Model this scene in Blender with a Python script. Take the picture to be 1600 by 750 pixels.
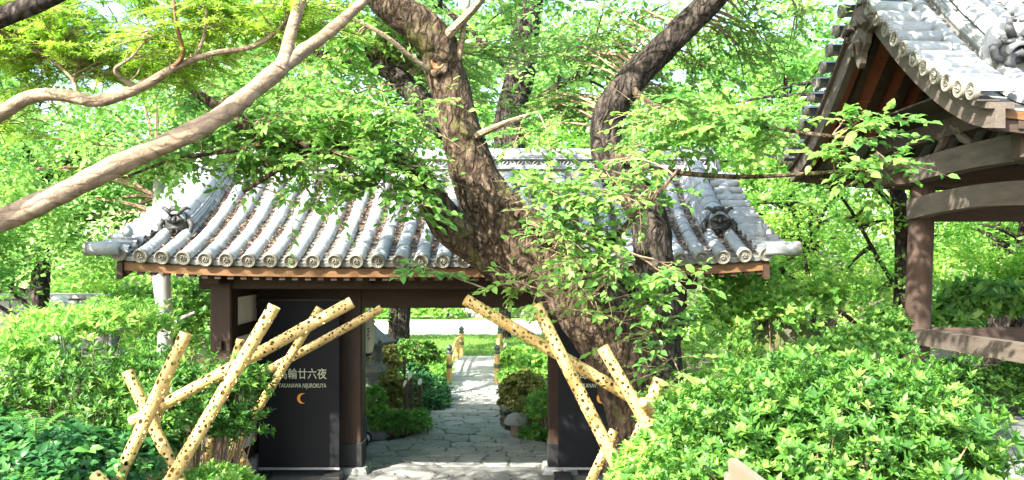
import bpy, math, random
import numpy as np
from mathutils import Vector, Matrix

# ------------------------------------------------------------------ camera, sky, sun, exposure
scene = bpy.context.scene
for o in list(bpy.data.objects):
    bpy.data.objects.remove(o)
COL = scene.collection
CAM_Z = 3.2
F = 1300.0 / 1600.0
cam_d = bpy.data.cameras.new('camera')
cam_d.sensor_width = 36.0
cam_d.lens = 36.0 * F
cam_d.shift_y = 25.0 / 1600.0
cam_d.clip_start = 0.05
cam_d.clip_end = 600.0
cam = bpy.data.objects.new('camera', cam_d)
cam.location = (0, 0, CAM_Z)
cam.rotation_euler = (math.radians(90), 0, 0)
COL.objects.link(cam)
scene.camera = cam

TO_SUN = Vector((-0.58, -0.63, 0.69)).normalized()
SUN_EL = math.asin(TO_SUN.z)
SUN_AZ = math.atan2(TO_SUN.x, TO_SUN.y)          # measured from +Y towards +X
world = bpy.data.worlds.new('World')
scene.world = world
world.use_nodes = True
wn = world.node_tree
sky = wn.nodes.new('ShaderNodeTexSky')
sky.sky_type = 'NISHITA'
sky.sun_disc = False
sky.sun_elevation = SUN_EL
sky.sun_rotation = SUN_AZ
sky.air_density = 1.0
sky.dust_density = 2.5
bg = wn.nodes['Background']
bg.inputs['Strength'].default_value = 0.15
wn.links.new(sky.outputs[0], bg.inputs['Color'])

sun_d = bpy.data.lights.new('sun', 'SUN')
sun_d.energy = 4.4
sun_d.angle = math.radians(0.53)
sun_d.color = (1.0, 0.95, 0.86)
sun = bpy.data.objects.new('sun', sun_d)
sun.rotation_euler = (-TO_SUN).to_track_quat('-Z', 'Y').to_euler()
sun.location = (-20, -20, 30)
COL.objects.link(sun)

scene.view_settings.view_transform = 'Standard'
scene.view_settings.look = 'None'
scene.view_settings.exposure = 2.5
scene.view_settings.gamma = 1.0
scene.view_settings.use_curve_mapping = False
scene.render.engine = 'CYCLES'
scene.cycles.use_denoising = True
scene.cycles.max_bounces = 8
scene.cycles.diffuse_bounces = 4
scene.cycles.transmission_bounces = 5
scene.cycles.transparent_max_bounces = 8

R = random.Random(7)
NR = np.random.default_rng(11)

def P(px, py, d):
    """world point at distance d that the photograph shows at (px, py)"""
    return Vector(((px - 800.0) / 1300.0 * d, d, CAM_Z + (400.0 - py) / 1300.0 * d))

# ------------------------------------------------------------------ objects
WORLD_T = {}

def wt(o):
    return WORLD_T.get(o.name, Vector((0, 0, 0))) if o is not None else Vector((0, 0, 0))

def tag(o, label=None, cat=None, group=None, kind=None):
    if label: o['label'] = label
    if cat: o['category'] = cat
    if group: o['group'] = group
    if kind: o['kind'] = kind
    return o

def thing(name, loc, label, cat, group=None):
    o = bpy.data.objects.new(name, None)
    o.empty_display_size = 0.2
    o.location = loc
    COL.objects.link(o)
    WORLD_T[o.name] = Vector(loc)
    return tag(o, label, cat, group)

def link_mesh(name, me, parent=None, M=None):
    o = bpy.data.objects.new(name, me)
    COL.objects.link(o)
    M = M if M is not None else Matrix.Identity(4)
    if parent is not None:
        o.parent = parent
        M = Matrix.Translation(-wt(parent)) @ M
    o.matrix_basis = M
    WORLD_T[o.name] = Vector((0, 0, 0))
    return o

class MB:
    """collects shapes and builds them as one mesh"""
    def __init__(self):
        self.v = []; self.f = []
    def add(self, vs, fs):
        n = len(self.v)
        self.v.extend([tuple(p) for p in vs])
        self.f.extend([tuple(i + n for i in f) for f in fs])
        return self
    def box(self, c, s, rot=None, taper=1.0):
        hx, hy, hz = s[0] / 2, s[1] / 2, s[2] / 2
        vs = []
        for z, t in ((-hz, 1.0), (hz, taper)):
            for x, y in ((-hx, -hy), (hx, -hy), (hx, hy), (-hx, hy)):
                vs.append(Vector((x * t, y * t, z)))
        if rot is not None:
            vs = [rot @ p for p in vs]
        c = Vector(c)
        vs = [p + c for p in vs]
        return self.add(vs, [(3, 2, 1, 0), (4, 5, 6, 7), (0, 1, 5, 4), (1, 2, 6, 5), (2, 3, 7, 6), (3, 0, 4, 7)])
    def bbox(self, c, s, b=0.008, rot=None):
        """box with bevelled vertical and long edges"""
        hx, hy, hz = s[0] / 2, s[1] / 2, s[2] / 2
        b = min(b, hx * .45, hy * .45, hz * .45)
        vs = []
        for (z, k) in ((-hz, b), (-hz + b, 0), (hz - b, 0), (hz, b)):
            X, Y = hx - k, hy - k
            vs += [Vector(p) for p in ((-X + b, -Y, z), (X - b, -Y, z), (X, -Y + b, z), (X, Y - b, z),
                                       (X - b, Y, z), (-X + b, Y, z), (-X, Y - b, z), (-X, -Y + b, z))]
        if rot is not None:
            vs = [rot @ p for p in vs]
        c = Vector(c)
        vs = [p + c for p in vs]
        fs = [tuple(range(7, -1, -1)), tuple(range(24, 32))]
        for r in range(3):
            for k in range(8):
                a = r * 8 + k; bb = r * 8 + (k + 1) % 8
                fs.append((a, bb, bb + 8, a + 8))
        return self.add(vs, fs)
    def tube(self, pts, rad, n=8, cap=True, noise=0.0, rng=None, up=None, sx=1.0):
        pts = [Vector(p) for p in pts]
        m = len(pts)
        if not hasattr(rad, '__len__'):
            rad = [rad] * m
        t0 = (pts[1] - pts[0]).normalized()
        ref = Vector(up) if up else (Vector((0, 0, 1)) if abs(t0.z) < .9 else Vector((0, 1, 0)))
        a = t0.cross(ref).normalized()
        vs = []; fs = []
        ph = [rng.random() * 6.28 for _ in range(4)] if rng else [0] * 4
        for i in range(m):
            t = (pts[min(i + 1, m - 1)] - pts[max(i - 1, 0)]).normalized()
            a = (a - t * a.dot(t)).normalized()
            b = t.cross(a)
            for k in range(n):
                an = 2 * math.pi * k / n
                r = rad[i]
                if noise:
                    r *= 1 + noise * (math.sin(3 * an + ph[0] + i * .25) * .6 + math.sin(5 * an + ph[1] - i * .4) * .5
                                      + math.sin(2 * an + ph[2] + i * .9) * .4 + (rng.random() - .5) * .7)
                vs.append(pts[i] + (a * math.cos(an) * sx + b * math.sin(an)) * r)
        for i in range(m - 1):
            for k in range(n):
                k2 = (k + 1) % n
                fs.append((i * n + k, i * n + k2, (i + 1) * n + k2, (i + 1) * n + k))
        if cap:
            fs.append(tuple(range(n - 1, -1, -1)))
            fs.append(tuple((m - 1) * n + k for k in range(n)))
        return self.add(vs, fs)
    def lathe(self, prof, c, n=16, axis='Z', cap=True):
        vs = []; fs = []
        c = Vector(c)
        for (r, h) in prof:
            for k in range(n):
                an = 2 * math.pi * k / n
                x, y = r * math.cos(an), r * math.sin(an)
                if axis == 'Z': q = Vector((x, y, h))
                elif axis == 'Y': q = Vector((x, h, -y))
                else: q = Vector((h, x, y))
                vs.append(q + c)
        m = len(prof)
        for i in range(m - 1):
            for k in range(n):
                k2 = (k + 1) % n
                fs.append((i * n + k, i * n + k2, (i + 1) * n + k2, (i + 1) * n + k))
        if cap:
            fs.append(tuple(range(n - 1, -1, -1)))
            fs.append(tuple((m - 1) * n + k for k in range(n)))
        return self.add(vs, fs)
    def prism(self, poly, d):
        """poly: list of 3-D points in a plane, pushed along d"""
        d = Vector(d); n = len(poly)
        vs = [Vector(p) for p in poly] + [Vector(p) + d for p in poly]
        fs = [tuple(range(n - 1, -1, -1)), tuple(range(n, 2 * n))]
        for k in range(n):
            k2 = (k + 1) % n
            fs.append((k, k2, n + k2, n + k))
        return self.add(vs, fs)
    def strip(self, top, bot, d):
        """solid band between two polylines, pushed along d"""
        d = Vector(d); n = len(top)
        vs = [Vector(p) for p in top] + [Vector(p) for p in bot] + [Vector(p) + d for p in top] + [Vector(p) + d for p in bot]
        fs = []
        for i in range(n - 1):
            fs += [(i, i + 1, n + i + 1, n + i), (2 * n + i + 1, 2 * n + i, 3 * n + i, 3 * n + i + 1),
                   (i + 1, i, 2 * n + i, 2 * n + i + 1), (n + i, n + i + 1, 3 * n + i + 1, 3 * n + i)]
        fs += [(0, n, 3 * n, 2 * n), (n - 1, 3 * n - 1, 4 * n - 1, 2 * n - 1)]
        return self.add(vs, fs)
    def mesh(self, name, mat, smooth=False):
        me = bpy.data.meshes.new(name)
        me.from_pydata(self.v, [], self.f)
        if mat: me.materials.append(mat)
        if smooth:
            me.polygons.foreach_set('use_smooth', [True] * len(me.polygons))
        me.validate()
        me.update()
        return me
    def build(self, name, mat, parent=None, smooth=False):
        me = self.mesh(name, mat, smooth)
        if smooth:
            try: me.set_sharp_from_angle(angle=math.radians(42))
            except Exception: pass
        return link_mesh(name, me, parent)

def smoothstep(a, b, x):
    t = min(1, max(0, (x - a) / (b - a)))
    return t * t * (3 - 2 * t)

def catmull(pts, n=6):
    """smooth resampling of rows (x, y, z, r...)"""
    A = [np.array(p, float) for p in pts]
    A = [2 * A[0] - A[1]] + A + [2 * A[-1] - A[-2]]
    out = []
    for i in range(1, len(A) - 2):
        for k in range(n):
            t = k / n
            p0, p1, p2, p3 = A[i - 1], A[i], A[i + 1], A[i + 2]
            out.append(.5 * ((2 * p1) + (-p0 + p2) * t + (2 * p0 - 5 * p1 + 4 * p2 - p3) * t * t + (-p0 + 3 * p1 - 3 * p2 + p3) * t ** 3))
    out.append(A[-2])
    return np.array(out)

# ------------------------------------------------------------------ materials
def nm(name):
    m = bpy.data.materials.new(name)
    m.use_nodes = True
    nt = m.node_tree
    return m, nt, nt.nodes['Principled BSDF']

def set_in(b, **kw):
    for k, v in kw.items():
        k = k.replace('_', ' ')
        if k in b.inputs: b.inputs[k].default_value = v

def ramp(nt, fac, stops):
    r = nt.nodes.new('ShaderNodeValToRGB')
    el = r.color_ramp.elements
    while len(el) < len(stops): el.new(0.5)
    for e, (p, c) in zip(el, stops):
        e.position = p
        e.color = (*c, 1)
    nt.links.new(fac, r.inputs['Fac'])
    return r.outputs['Color']

def noise_tex(nt, scale, detail=6, rough=.6, vec=None, stretch=None, dist=0.0):
    n = nt.nodes.new('ShaderNodeTexNoise')
    n.inputs['Scale'].default_value = scale
    n.inputs['Detail'].default_value = detail
    n.inputs['Roughness'].default_value = rough
    n.inputs['Distortion'].default_value = dist
    tc = nt.nodes.new('ShaderNodeNewGeometry') if vec == 'world' else nt.nodes.new('ShaderNodeTexCoord')
    src = tc.outputs['Position'] if vec == 'world' else tc.outputs['Object']
    if stretch:
        mp = nt.nodes.new('ShaderNodeMapping')
        mp.inputs['Scale'].default_value = stretch
        nt.links.new(src, mp.inputs['Vector'])
        src = mp.outputs['Vector']
    nt.links.new(src, n.inputs['Vector'])
    return n.outputs['Fac']

def bump(nt, b, h, strength=.4, dist=.02):
    bm = nt.nodes.new('ShaderNodeBump')
    bm.inputs['Strength'].default_value = strength
    bm.inputs['Distance'].default_value = dist
    nt.links.new(h, bm.inputs['Height'])
    nt.links.new(bm.outputs['Normal'], b.inputs['Normal'])

def mixc(nt, fac, a, b, mode='MIX'):
    m = nt.nodes.new('ShaderNodeMix')
    m.data_type = 'RGBA'; m.blend_type = mode
    for sock, v in ((m.inputs[0], fac), (m.inputs[6], a), (m.inputs[7], b)):
        if isinstance(v, (int, float)): sock.default_value = v
        elif isinstance(v, tuple): sock.default_value = (*v, 1)
        else: nt.links.new(v, sock)
    return m.outputs[2]

def surf(name, stops, scale=4, rough=.7, bump_s=.3, bump_d=.01, stretch=None, vec='world', detail=8, spec=.3, scale2=None, fleck=None, piece=0.0):
    """general weathered surface; piece = how far each object differs in tone"""
    m, nt, b = nm(name)
    n1 = noise_tex(nt, scale, detail, .65, vec, stretch)
    col = ramp(nt, n1, stops)
    n2 = noise_tex(nt, scale2 or scale * 7, 6, .7, vec, stretch)
    col = mixc(nt, .35, col, ramp(nt, n2, [(.3, stops[0][1]), (.7, stops[-1][1])]))
    if fleck:
        fc, lo, hi, fs = fleck
        nf = noise_tex(nt, fs, 5, .6, vec)
        mr = nt.nodes.new('ShaderNodeMapRange')
        mr.inputs[1].default_value = lo; mr.inputs[2].default_value = hi
        nt.links.new(nf, mr.inputs[0])
        col = mixc(nt, mr.outputs[0], col, fc)
    if piece:
        oi = nt.nodes.new('ShaderNodeObjectInfo')
        mr = nt.nodes.new('ShaderNodeMapRange')
        mr.inputs[3].default_value = 1 - piece; mr.inputs[4].default_value = 1 + piece
        nt.links.new(oi.outputs['Random'], mr.inputs[0])
        hs = nt.nodes.new('ShaderNodeHueSaturation')
        nt.links.new(mr.outputs[0], hs.inputs['Value'])
        nt.links.new(col, hs.inputs['Color'])
        col = hs.outputs['Color']
    nt.links.new(col, b.inputs['Base Color'])
    set_in(b, Roughness=rough, Specular_IOR_Level=spec)
    if bump_s: bump(nt, b, n2, bump_s, bump_d)
    return m

def leaf_mat(name, stops, trans=.42, rough=.42, tr_boost=1.3):
    m, nt, b = nm(name)
    at = nt.nodes.new('ShaderNodeAttribute'); at.attribute_name = 'rnd'
    col = ramp(nt, at.outputs['Fac'], stops)
    nt.links.new(col, b.inputs['Base Color'])
    set_in(b, Roughness=rough, Specular_IOR_Level=.3)
    tr = nt.nodes.new('ShaderNodeBsdfTranslucent')
    hs = nt.nodes.new('ShaderNodeHueSaturation')
    hs.inputs['Hue'].default_value = .497
    hs.inputs['Saturation'].default_value = 1.05
    hs.inputs['Value'].default_value = tr_boost
    nt.links.new(col, hs.inputs['Color'])
    nt.links.new(hs.outputs['Color'], tr.inputs['Color'])
    mx = nt.nodes.new('ShaderNodeMixShader')
    mx.inputs[0].default_value = trans
    nt.links.new(b.outputs[0], mx.inputs[1])
    nt.links.new(tr.outputs[0], mx.inputs[2])
    nt.links.new(mx.outputs[0], nt.nodes['Material Output'].inputs['Surface'])
    return m

def bark_mat(name, stops, stretch=(9, 9, 2), moss=None, bs=.9, fissure=0.0, fsc=(15, 15, 3.6)):
    m, nt, b = nm(name)
    n1 = noise_tex(nt, 1.6, 9, .7, 'world', stretch, .6)
    col = ramp(nt, n1, stops)
    n2 = noise_tex(nt, 3.5, 9, .75, 'world', stretch, .8)
    h = n2
    if fissure:
        ge = nt.nodes.new('ShaderNodeNewGeometry')
        nz = nt.nodes.new('ShaderNodeTexNoise'); nz.inputs['Scale'].default_value = 5; nz.inputs['Detail'].default_value = 5
        nt.links.new(ge.outputs['Position'], nz.inputs['Vector'])
        wob = nt.nodes.new('ShaderNodeVectorMath'); wob.operation = 'MULTIPLY_ADD'
        nt.links.new(nz.outputs['Color'], wob.inputs[0]); wob.inputs[1].default_value = (.16, .16, .16)
        nt.links.new(ge.outputs['Position'], wob.inputs[2])
        mp = nt.nodes.new('ShaderNodeMapping'); mp.inputs['Scale'].default_value = fsc
        nt.links.new(wob.outputs[0], mp.inputs['Vector'])
        vo = nt.nodes.new('ShaderNodeTexVoronoi'); vo.feature = 'DISTANCE_TO_EDGE'; vo.inputs['Scale'].default_value = 1.0
        nt.links.new(mp.outputs[0], vo.inputs['Vector'])
        mr = nt.nodes.new('ShaderNodeMapRange'); mr.inputs[1].default_value = .0; mr.inputs[2].default_value = .22
        mr.inputs[3].default_value = 1 - fissure; mr.inputs[4].default_value = 1
        nt.links.new(vo.outputs['Distance'], mr.inputs[0])
        col = mixc(nt, 1.0, col, mr.outputs[0], 'MULTIPLY')
        ad = nt.nodes.new('ShaderNodeMath'); ad.operation = 'MULTIPLY_ADD'
        nt.links.new(mr.outputs[0], ad.inputs[0]); ad.inputs[1].default_value = 1.1; nt.links.new(n2, ad.inputs[2])
        h = ad.outputs[0]
    if moss:
        n3 = noise_tex(nt, 2.2, 7, .7, 'world')
        mr = nt.nodes.new('ShaderNodeMapRange')
        mr.inputs[1].default_value = moss[1]; mr.inputs[2].default_value = moss[1] + .12
        nt.links.new(n3, mr.inputs[0])
        col = mixc(nt, mr.outputs[0], col, moss[0])
    nt.links.new(col, b.inputs['Base Color'])
    set_in(b, Roughness=.9, Specular_IOR_Level=.15)
    bump(nt, b, h, bs, .05)
    return m

TILE = surf('roof_tile_grey', [(.25, (.13, .145, .155)), (.5, (.23, .25, .26)), (.75, (.34, .35, .345))], 5, .5, .25, .006, spec=.5, fleck=((.16, .17, .12), .58, .72, 9), piece=.12)
TILE_D = surf('roof_tile_dark', [(.3, (.10, .105, .10)), (.7, (.24, .24, .22))], 9, .6, .3, .006, piece=.15)
PANM = surf('pan_tile_dirty', [(.25, (.07, .062, .055)), (.5, (.14, .125, .11)), (.75, (.24, .235, .22))], 6, .7, .3, .006, piece=.2)
DISC = surf('roof_tile_end', [(.3, (.10, .095, .075)), (.7, (.22, .21, .175))], 14, .6, .3, .004, piece=.1)
ONI = surf('ornament_tile', [(.3, (.014, .015, .0145)), (.7, (.05, .05, .048))], 10, .5, .4, .01)
TIMBER = surf('timber_dark', [(.3, (.015, .008, .0045)), (.7, (.042, .023, .012))], 2.2, .62, .35, .006, stretch=(6, 6, 1.2), piece=.12)
TIMBER_H = surf('timber_dark_beam', [(.3, (.016, .0085, .0045)), (.7, (.046, .0245, .0125))], 2.2, .62, .35, .006, stretch=(1, 6, 6), piece=.12)
FASCIA = surf('timber_fascia', [(.3, (.085, .04, .014)), (.7, (.17, .085, .03))], 1.6, .6, .3, .005, stretch=(.8, 6, 9))
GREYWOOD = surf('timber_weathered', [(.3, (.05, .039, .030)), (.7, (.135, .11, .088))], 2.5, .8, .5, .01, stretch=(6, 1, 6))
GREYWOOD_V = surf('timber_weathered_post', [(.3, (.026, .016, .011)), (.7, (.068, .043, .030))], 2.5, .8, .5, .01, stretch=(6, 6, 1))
GREYWOOD_SHADED = surf('timber_shaded', [(.3, (.028, .019, .014)), (.7, (.07, .047, .034))], 2.5, .8, .4, .01, stretch=(1, 4, 6))  # darker copy of the weathered timber, roof shade put into the colour
REDBOARD = surf('soffit_board', [(.3, (.25, .082, .045)), (.7, (.36, .135, .078))], 3, .75, .3, .006, piece=.12)
PLASTER = surf('plaster', [(.3, (.62, .54, .40)), (.7, (.74, .67, .52))], 3, .9, .15, .004)
BANNER = surf('banner_cloth', [(.3, (.0048, .0054, .0066)), (.7, (.0072, .008, .0096))], 2, .6, .03, .002, spec=.2)
INK = surf('banner_lettering', [(.3, (.50, .52, .36)), (.7, (.55, .57, .40))], 5, .6, 0)
MOON = surf('banner_moon', [(.3, (.75, .30, .03)), (.7, (.80, .35, .05))], 5, .6, 0)
BLACK = surf('black_metal', [(.3, (.012, .012, .013)), (.7, (.03, .03, .03))], 6, .45, .1, .003)
BAMBOO = surf('bamboo_gold', [(.28, (.33, .19, .045)), (.42, (.46, .30, .085)), (.58, (.54, .38, .13)), (.75, (.62, .48, .22))], 5, .42, .08, .003, vec='object', stretch=(4, 4, 1), piece=.08, spec=.4)
BAMBOO_G = surf('bamboo_smoked', [(.3, (.02, .02, .017)), (.55, (.05, .046, .03)), (.75, (.22, .14, .05))], 2.4, .5, .1, .004, stretch=(1, 1, 2))
BAMBOO_CUT = surf('bamboo_cut', [(.3, (.6, .56, .45)), (.7, (.75, .7, .58))], 8, .7, .1, .003)
BARK = bark_mat('bark_cherry', [(.36, (.028, .018, .012)), (.46, (.082, .055, .036)), (.54, (.135, .095, .063)), (.64, (.22, .165, .115))], stretch=(8, 8, 4), moss=((.115, .115, .035), .54), bs=.9, fissure=.62)
BARK_D = bark_mat('bark_dark', [(.36, (.018, .014, .012)), (.5, (.055, .044, .036)), (.64, (.13, .105, .085))], stretch=(8, 8, 4), moss=((.07, .085, .03), .60), bs=.9, fissure=.62)
BARK_M = bark_mat('bark_maple', [(.25, (.16, .112, .07)), (.42, (.255, .19, .125)), (.6, (.32, .245, .17)), (.78, (.42, .345, .26))], stretch=(5, 5, 5), bs=.6, fissure=.35, fsc=(7, 7, 16), moss=((.30, .29, .22), .62))
BARK_P = bark_mat('bark_pale', [(.3, (.20, .195, .19)), (.7, (.34, .33, .315))], stretch=(3, 3, 1), bs=.2)
TWIG = surf('twig_brown', [(.3, (.13, .085, .05)), (.7, (.28, .20, .13))], 6, .8, 0)
KNOT = surf('knot_wood', [(.3, (.10, .045, .02)), (.7, (.36, .18, .08))], 20, .8, .5, .01)

L_CHERRY = leaf_mat('leaf_cherry', [(0, (.06, .18, .045)), (.35, (.125, .29, .06)), (.75, (.22, .41, .085)), (1, (.34, .50, .13))], .55, .36)
L_MAPLE = leaf_mat('leaf_maple', [(0, (.15, .33, .035)), (.5, (.26, .48, .05)), (1, (.40, .57, .09))], .55)
L_AZALEA = leaf_mat('leaf_azalea', [(0, (.022, .08, .012)), (.4, (.062, .175, .025)), (.75, (.13, .28, .042)), (1, (.22, .38, .07))], .36, .46)
L_LIME = leaf_mat('leaf_lime', [(0, (.08, .23, .045)), (.45, (.21, .42, .08)), (.8, (.36, .54, .12)), (1, (.48, .62, .18))], .58)
L_FAR_SUNLIT = leaf_mat('leaf_far_sunlit', [(0, (.09, .22, .06)), (.3, (.20, .38, .11)), (.7, (.36, .54, .19)), (1, (.50, .64, .30))], .58, .5)  # lighter leaf colour for distant trees, sunlight painted into it
L_DEEP = leaf_mat('leaf_deep', [(0, (.02, .085, .03)), (.5, (.045, .15, .05)), (.85, (.08, .23, .06)), (1, (.17, .34, .08))], .35, .35)
L_BLUE = leaf_mat('leaf_bluegreen', [(0, (.016, .075, .022)), (.5, (.04, .145, .038)), (1, (.11, .27, .06))], .35, .35)
L_OLIVE = leaf_mat('leaf_olive', [(0, (.09, .10, .025)), (.5, (.17, .18, .04)), (1, (.30, .32, .07))], .3, .5)
L_DRY = leaf_mat('leaf_dry', [(0, (.05, .028, .018)), (.4, (.11, .062, .042)), (.85, (.20, .125, .085)), (1, (.13, .15, .05))], .1, .8)
PETAL = leaf_mat('petal_pink', [(0, (.50, .09, .14)), (.6, (.62, .16, .10)), (1, (.70, .25, .26))], .3, .6)
GRASS = leaf_mat('grass_blade', [(0, (.10, .21, .035)), (1, (.20, .34, .06))], .3, .6)

SOIL = surf('soil', [(.3, (.045, .032, .02)), (.7, (.13, .095, .06))], 3, .95, .6, .03, fleck=((.05, .09, .02), .5, .62, 5))
LAWN = surf('lawn_turf', [(.3, (.10, .19, .045)), (.7, (.17, .28, .07))], 1.2, .9, .5, .02, scale2=30)
CONCRETE = surf('apron_concrete', [(.3, (.10, .105, .10)), (.7, (.18, .18, .17))], 2.2, .85, .35, .006, fleck=((.11, .13, .09), .55, .7, 3))
FLAG = surf('flagstone_grey', [(.3, (.15, .15, .143)), (.7, (.28, .275, .26))], 2.5, .8, .5, .012, piece=.2)
JOINT = surf('joint_mortar', [(.3, (.04, .044, .034)), (.7, (.09, .09, .075))], 6, .95, .4, .01)
SAND = surf('gravel_pale', [(.3, (.48, .45, .38)), (.7, (.62, .59, .52))], 3, .95, .4, .01)
DECK = surf('bridge_deck', [(.3, (.27, .26, .24)), (.7, (.37, .36, .33))], 2, .85, .25, .005, piece=.1)
OCHRE = surf('bridge_ochre', [(.3, (.55, .33, .10)), (.7, (.66, .43, .16))], 4, .65, .1, .003)
CAP = surf('bridge_cap', [(.3, (.04, .06, .05)), (.7, (.10, .13, .11))], 8, .5, .1, .003)
STONE = surf('garden_stone', [(.3, (.16, .17, .16)), (.7, (.34, .35, .33))], 5, .9, .7, .02, fleck=((.10, .13, .05), .53, .66, 6), piece=.15)
BOULDER = surf('boulder_mossy', [(.3, (.05, .045, .035)), (.7, (.16, .14, .105))], 2.4, .95, .9, .05, fleck=((.07, .10, .02), .48, .62, 3))
PAPER = surf('lantern_paper', [(.3, (.62, .60, .42)), (.7, (.70, .68, .5))], 4, .8, .05, .003)
BLUE = surf('cart_blue', [(.3, (.01, .03, .14)), (.7, (.015, .04, .18))], 4, .4, 0)
WHITE = surf('painted_white', [(.3, (.62, .62, .62)), (.7, (.75, .75, .74))], 4, .6, .05, .002)
PALEWOOD = surf('pale_board', [(.3, (.11, .09, .06)), (.7, (.165, .14, .10))], 2, .7, .2, .004, stretch=(1, 1, 6))

# ------------------------------------------------------------------ leaves in bulk
SHAPES = {}
SHAPES['oval'] = (np.array([[0, 0, 0], [.34, 0, -.02], [.70, 0, -.03], [1.0, 0, -.20],
                            [.30, .22, .08], [.66, .19, .04], [.30, -.22, .06], [.66, -.19, .02]]),
                  np.array([[0, 1, 4], [1, 2, 5], [1, 5, 4], [2, 3, 5], [0, 6, 1], [1, 7, 2], [1, 6, 7], [2, 7, 3]]))
SHAPES['slim'] = (np.array([[0, 0, 0], [.5, 0, -.02], [1.0, 0, -.08], [.5, .16, .05], [.5, -.16, .05]]),
                  np.array([[0, 1, 3], [1, 2, 3], [0, 4, 1], [1, 4, 2]]))
SHAPES['kite'] = (np.array([[0, 0, 0], [.45, .28, .06], [1, 0, -.06], [.45, -.28, .06]]), np.array([[0, 2, 1], [0, 3, 2]]))
def _star():
    v = [[0.12, 0, 0]]; f = []
    for a, l in ((-105, .5), (-52, .85), (0, 1.0), (52, .85), (105, .5)):
        for da, k in ((-14, .45), (0, 1), (14, .45)):
            r = math.radians(a + da)
            v.append([.12 + math.cos(r) * l * k, math.sin(r) * l * k, -.06 * l * (k > .5)])
        n = len(v)
        f += [[0, n - 3, n - 2], [0, n - 2, n - 1]]
    return np.array(v), np.array(f)
SHAPES['maple'] = _star()

def norm(a):
    return a / np.maximum(np.linalg.norm(a, axis=-1, keepdims=True), 1e-9)

def raw_mesh(name, V, T, mat, rnd=None):
    me = bpy.data.meshes.new(name)
    me.vertices.add(len(V)); me.vertices.foreach_set('co', V.astype(np.float32).ravel())
    me.loops.add(T.size); me.loops.foreach_set('vertex_index', T.astype(np.int32).ravel())
    me.polygons.add(len(T))
    me.polygons.foreach_set('loop_start', np.arange(0, T.size, 3, dtype=np.int32))
    me.materials.append(mat)
    if rnd is not None:
        at = me.attributes.new('rnd', 'FLOAT', 'POINT')
        at.data.foreach_set('value', rnd.astype(np.float32))
    me.update(calc_edges=True)
    return me

def leaf_frames(axis, nrm):
    axis = norm(axis)
    side = norm(np.cross(nrm, axis))
    up = np.cross(axis, side)
    return axis, side, up

def leaves(name, parent, pos, axis, nrm, L, mat, shape='oval', rnd=None, n_parts=0, width=1.0, part_name='leaf'):
    """one mesh of many leaves (stuff); the n_parts that show largest become leaf objects of their own"""
    pos = np.asarray(pos, float); N = len(pos)
    axis, side, up = leaf_frames(np.asarray(axis, float), np.asarray(nrm, float))
    L = np.broadcast_to(np.asarray(L, float), (N,)).copy()
    if rnd is None: rnd = NR.random(N)
    T, Fc = SHAPES[shape]
    keep = np.ones(N, bool)
    if n_parts:
        d = np.maximum(pos[:, 1], .5)
        px = 800 + 1300 * pos[:, 0] / d; py = 400 - 1300 * (pos[:, 2] - CAM_Z) / d
        view = np.array([0, 0, CAM_Z]) - pos
        face = np.abs((norm(view) * up).sum(1)) + .25
        size = L / d * face * ((px > 5) & (px < 1595) & (py > 5) & (py < 745))
        idx = np.argsort(-size)[:n_parts]
        variants = []
        for k in range(6):
            variants.append(raw_mesh(part_name, T * np.array([1, width, 1]), Fc, mat, np.full(len(T), (k + .5) / 6)))
        for i in idx:
            M = Matrix(((axis[i][0], side[i][0], up[i][0], 0), (axis[i][1], side[i][1], up[i][1], 0), (axis[i][2], side[i][2], up[i][2], 0), (0, 0, 0, 1)))
            M = Matrix.Translation(Vector(pos[i])) @ M @ Matrix.Scale(L[i], 4)
            link_mesh(part_name, variants[min(5, int(rnd[i] * 6))], parent, M)
        keep[idx] = False
    pos, axis, side, up, L, rnd = pos[keep], axis[keep], side[keep], up[keep], L[keep], rnd[keep]
    N = len(pos)
    t = T * np.array([1, width, 1])
    V = pos[:, None] + L[:, None, None] * (t[None, :, 0:1] * axis[:, None] + t[None, :, 1:2] * side[:, None] + t[None, :, 2:3] * up[:, None])
    FF = (Fc[None] + (np.arange(N) * len(t))[:, None, None]).reshape(-1, 3)
    me = raw_mesh(name, V.reshape(-1, 3), FF, mat, np.repeat(rnd, len(t)))
    o = link_mesh(name, me, parent)
    o['kind'] = 'stuff'
    return o

def rand_dir(n):
    return norm(NR.normal(size=(n, 3)))

def in_ell(n, ells, shell=0.0):
    """points inside a list of (centre, radii)"""
    vol = np.array([e[1][0] * e[1][1] * e[1][2] for e in ells]) ** .8
    w = NR.choice(len(ells), n, p=vol / vol.sum())
    c = np.array([e[0] for e in ells], float)[w]; r = np.array([e[1] for e in ells], float)[w]
    d = rand_dir(n) * (shell + (1 - shell) * NR.random((n, 1)) ** (1 / 2.2))
    return c + d * r

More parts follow.
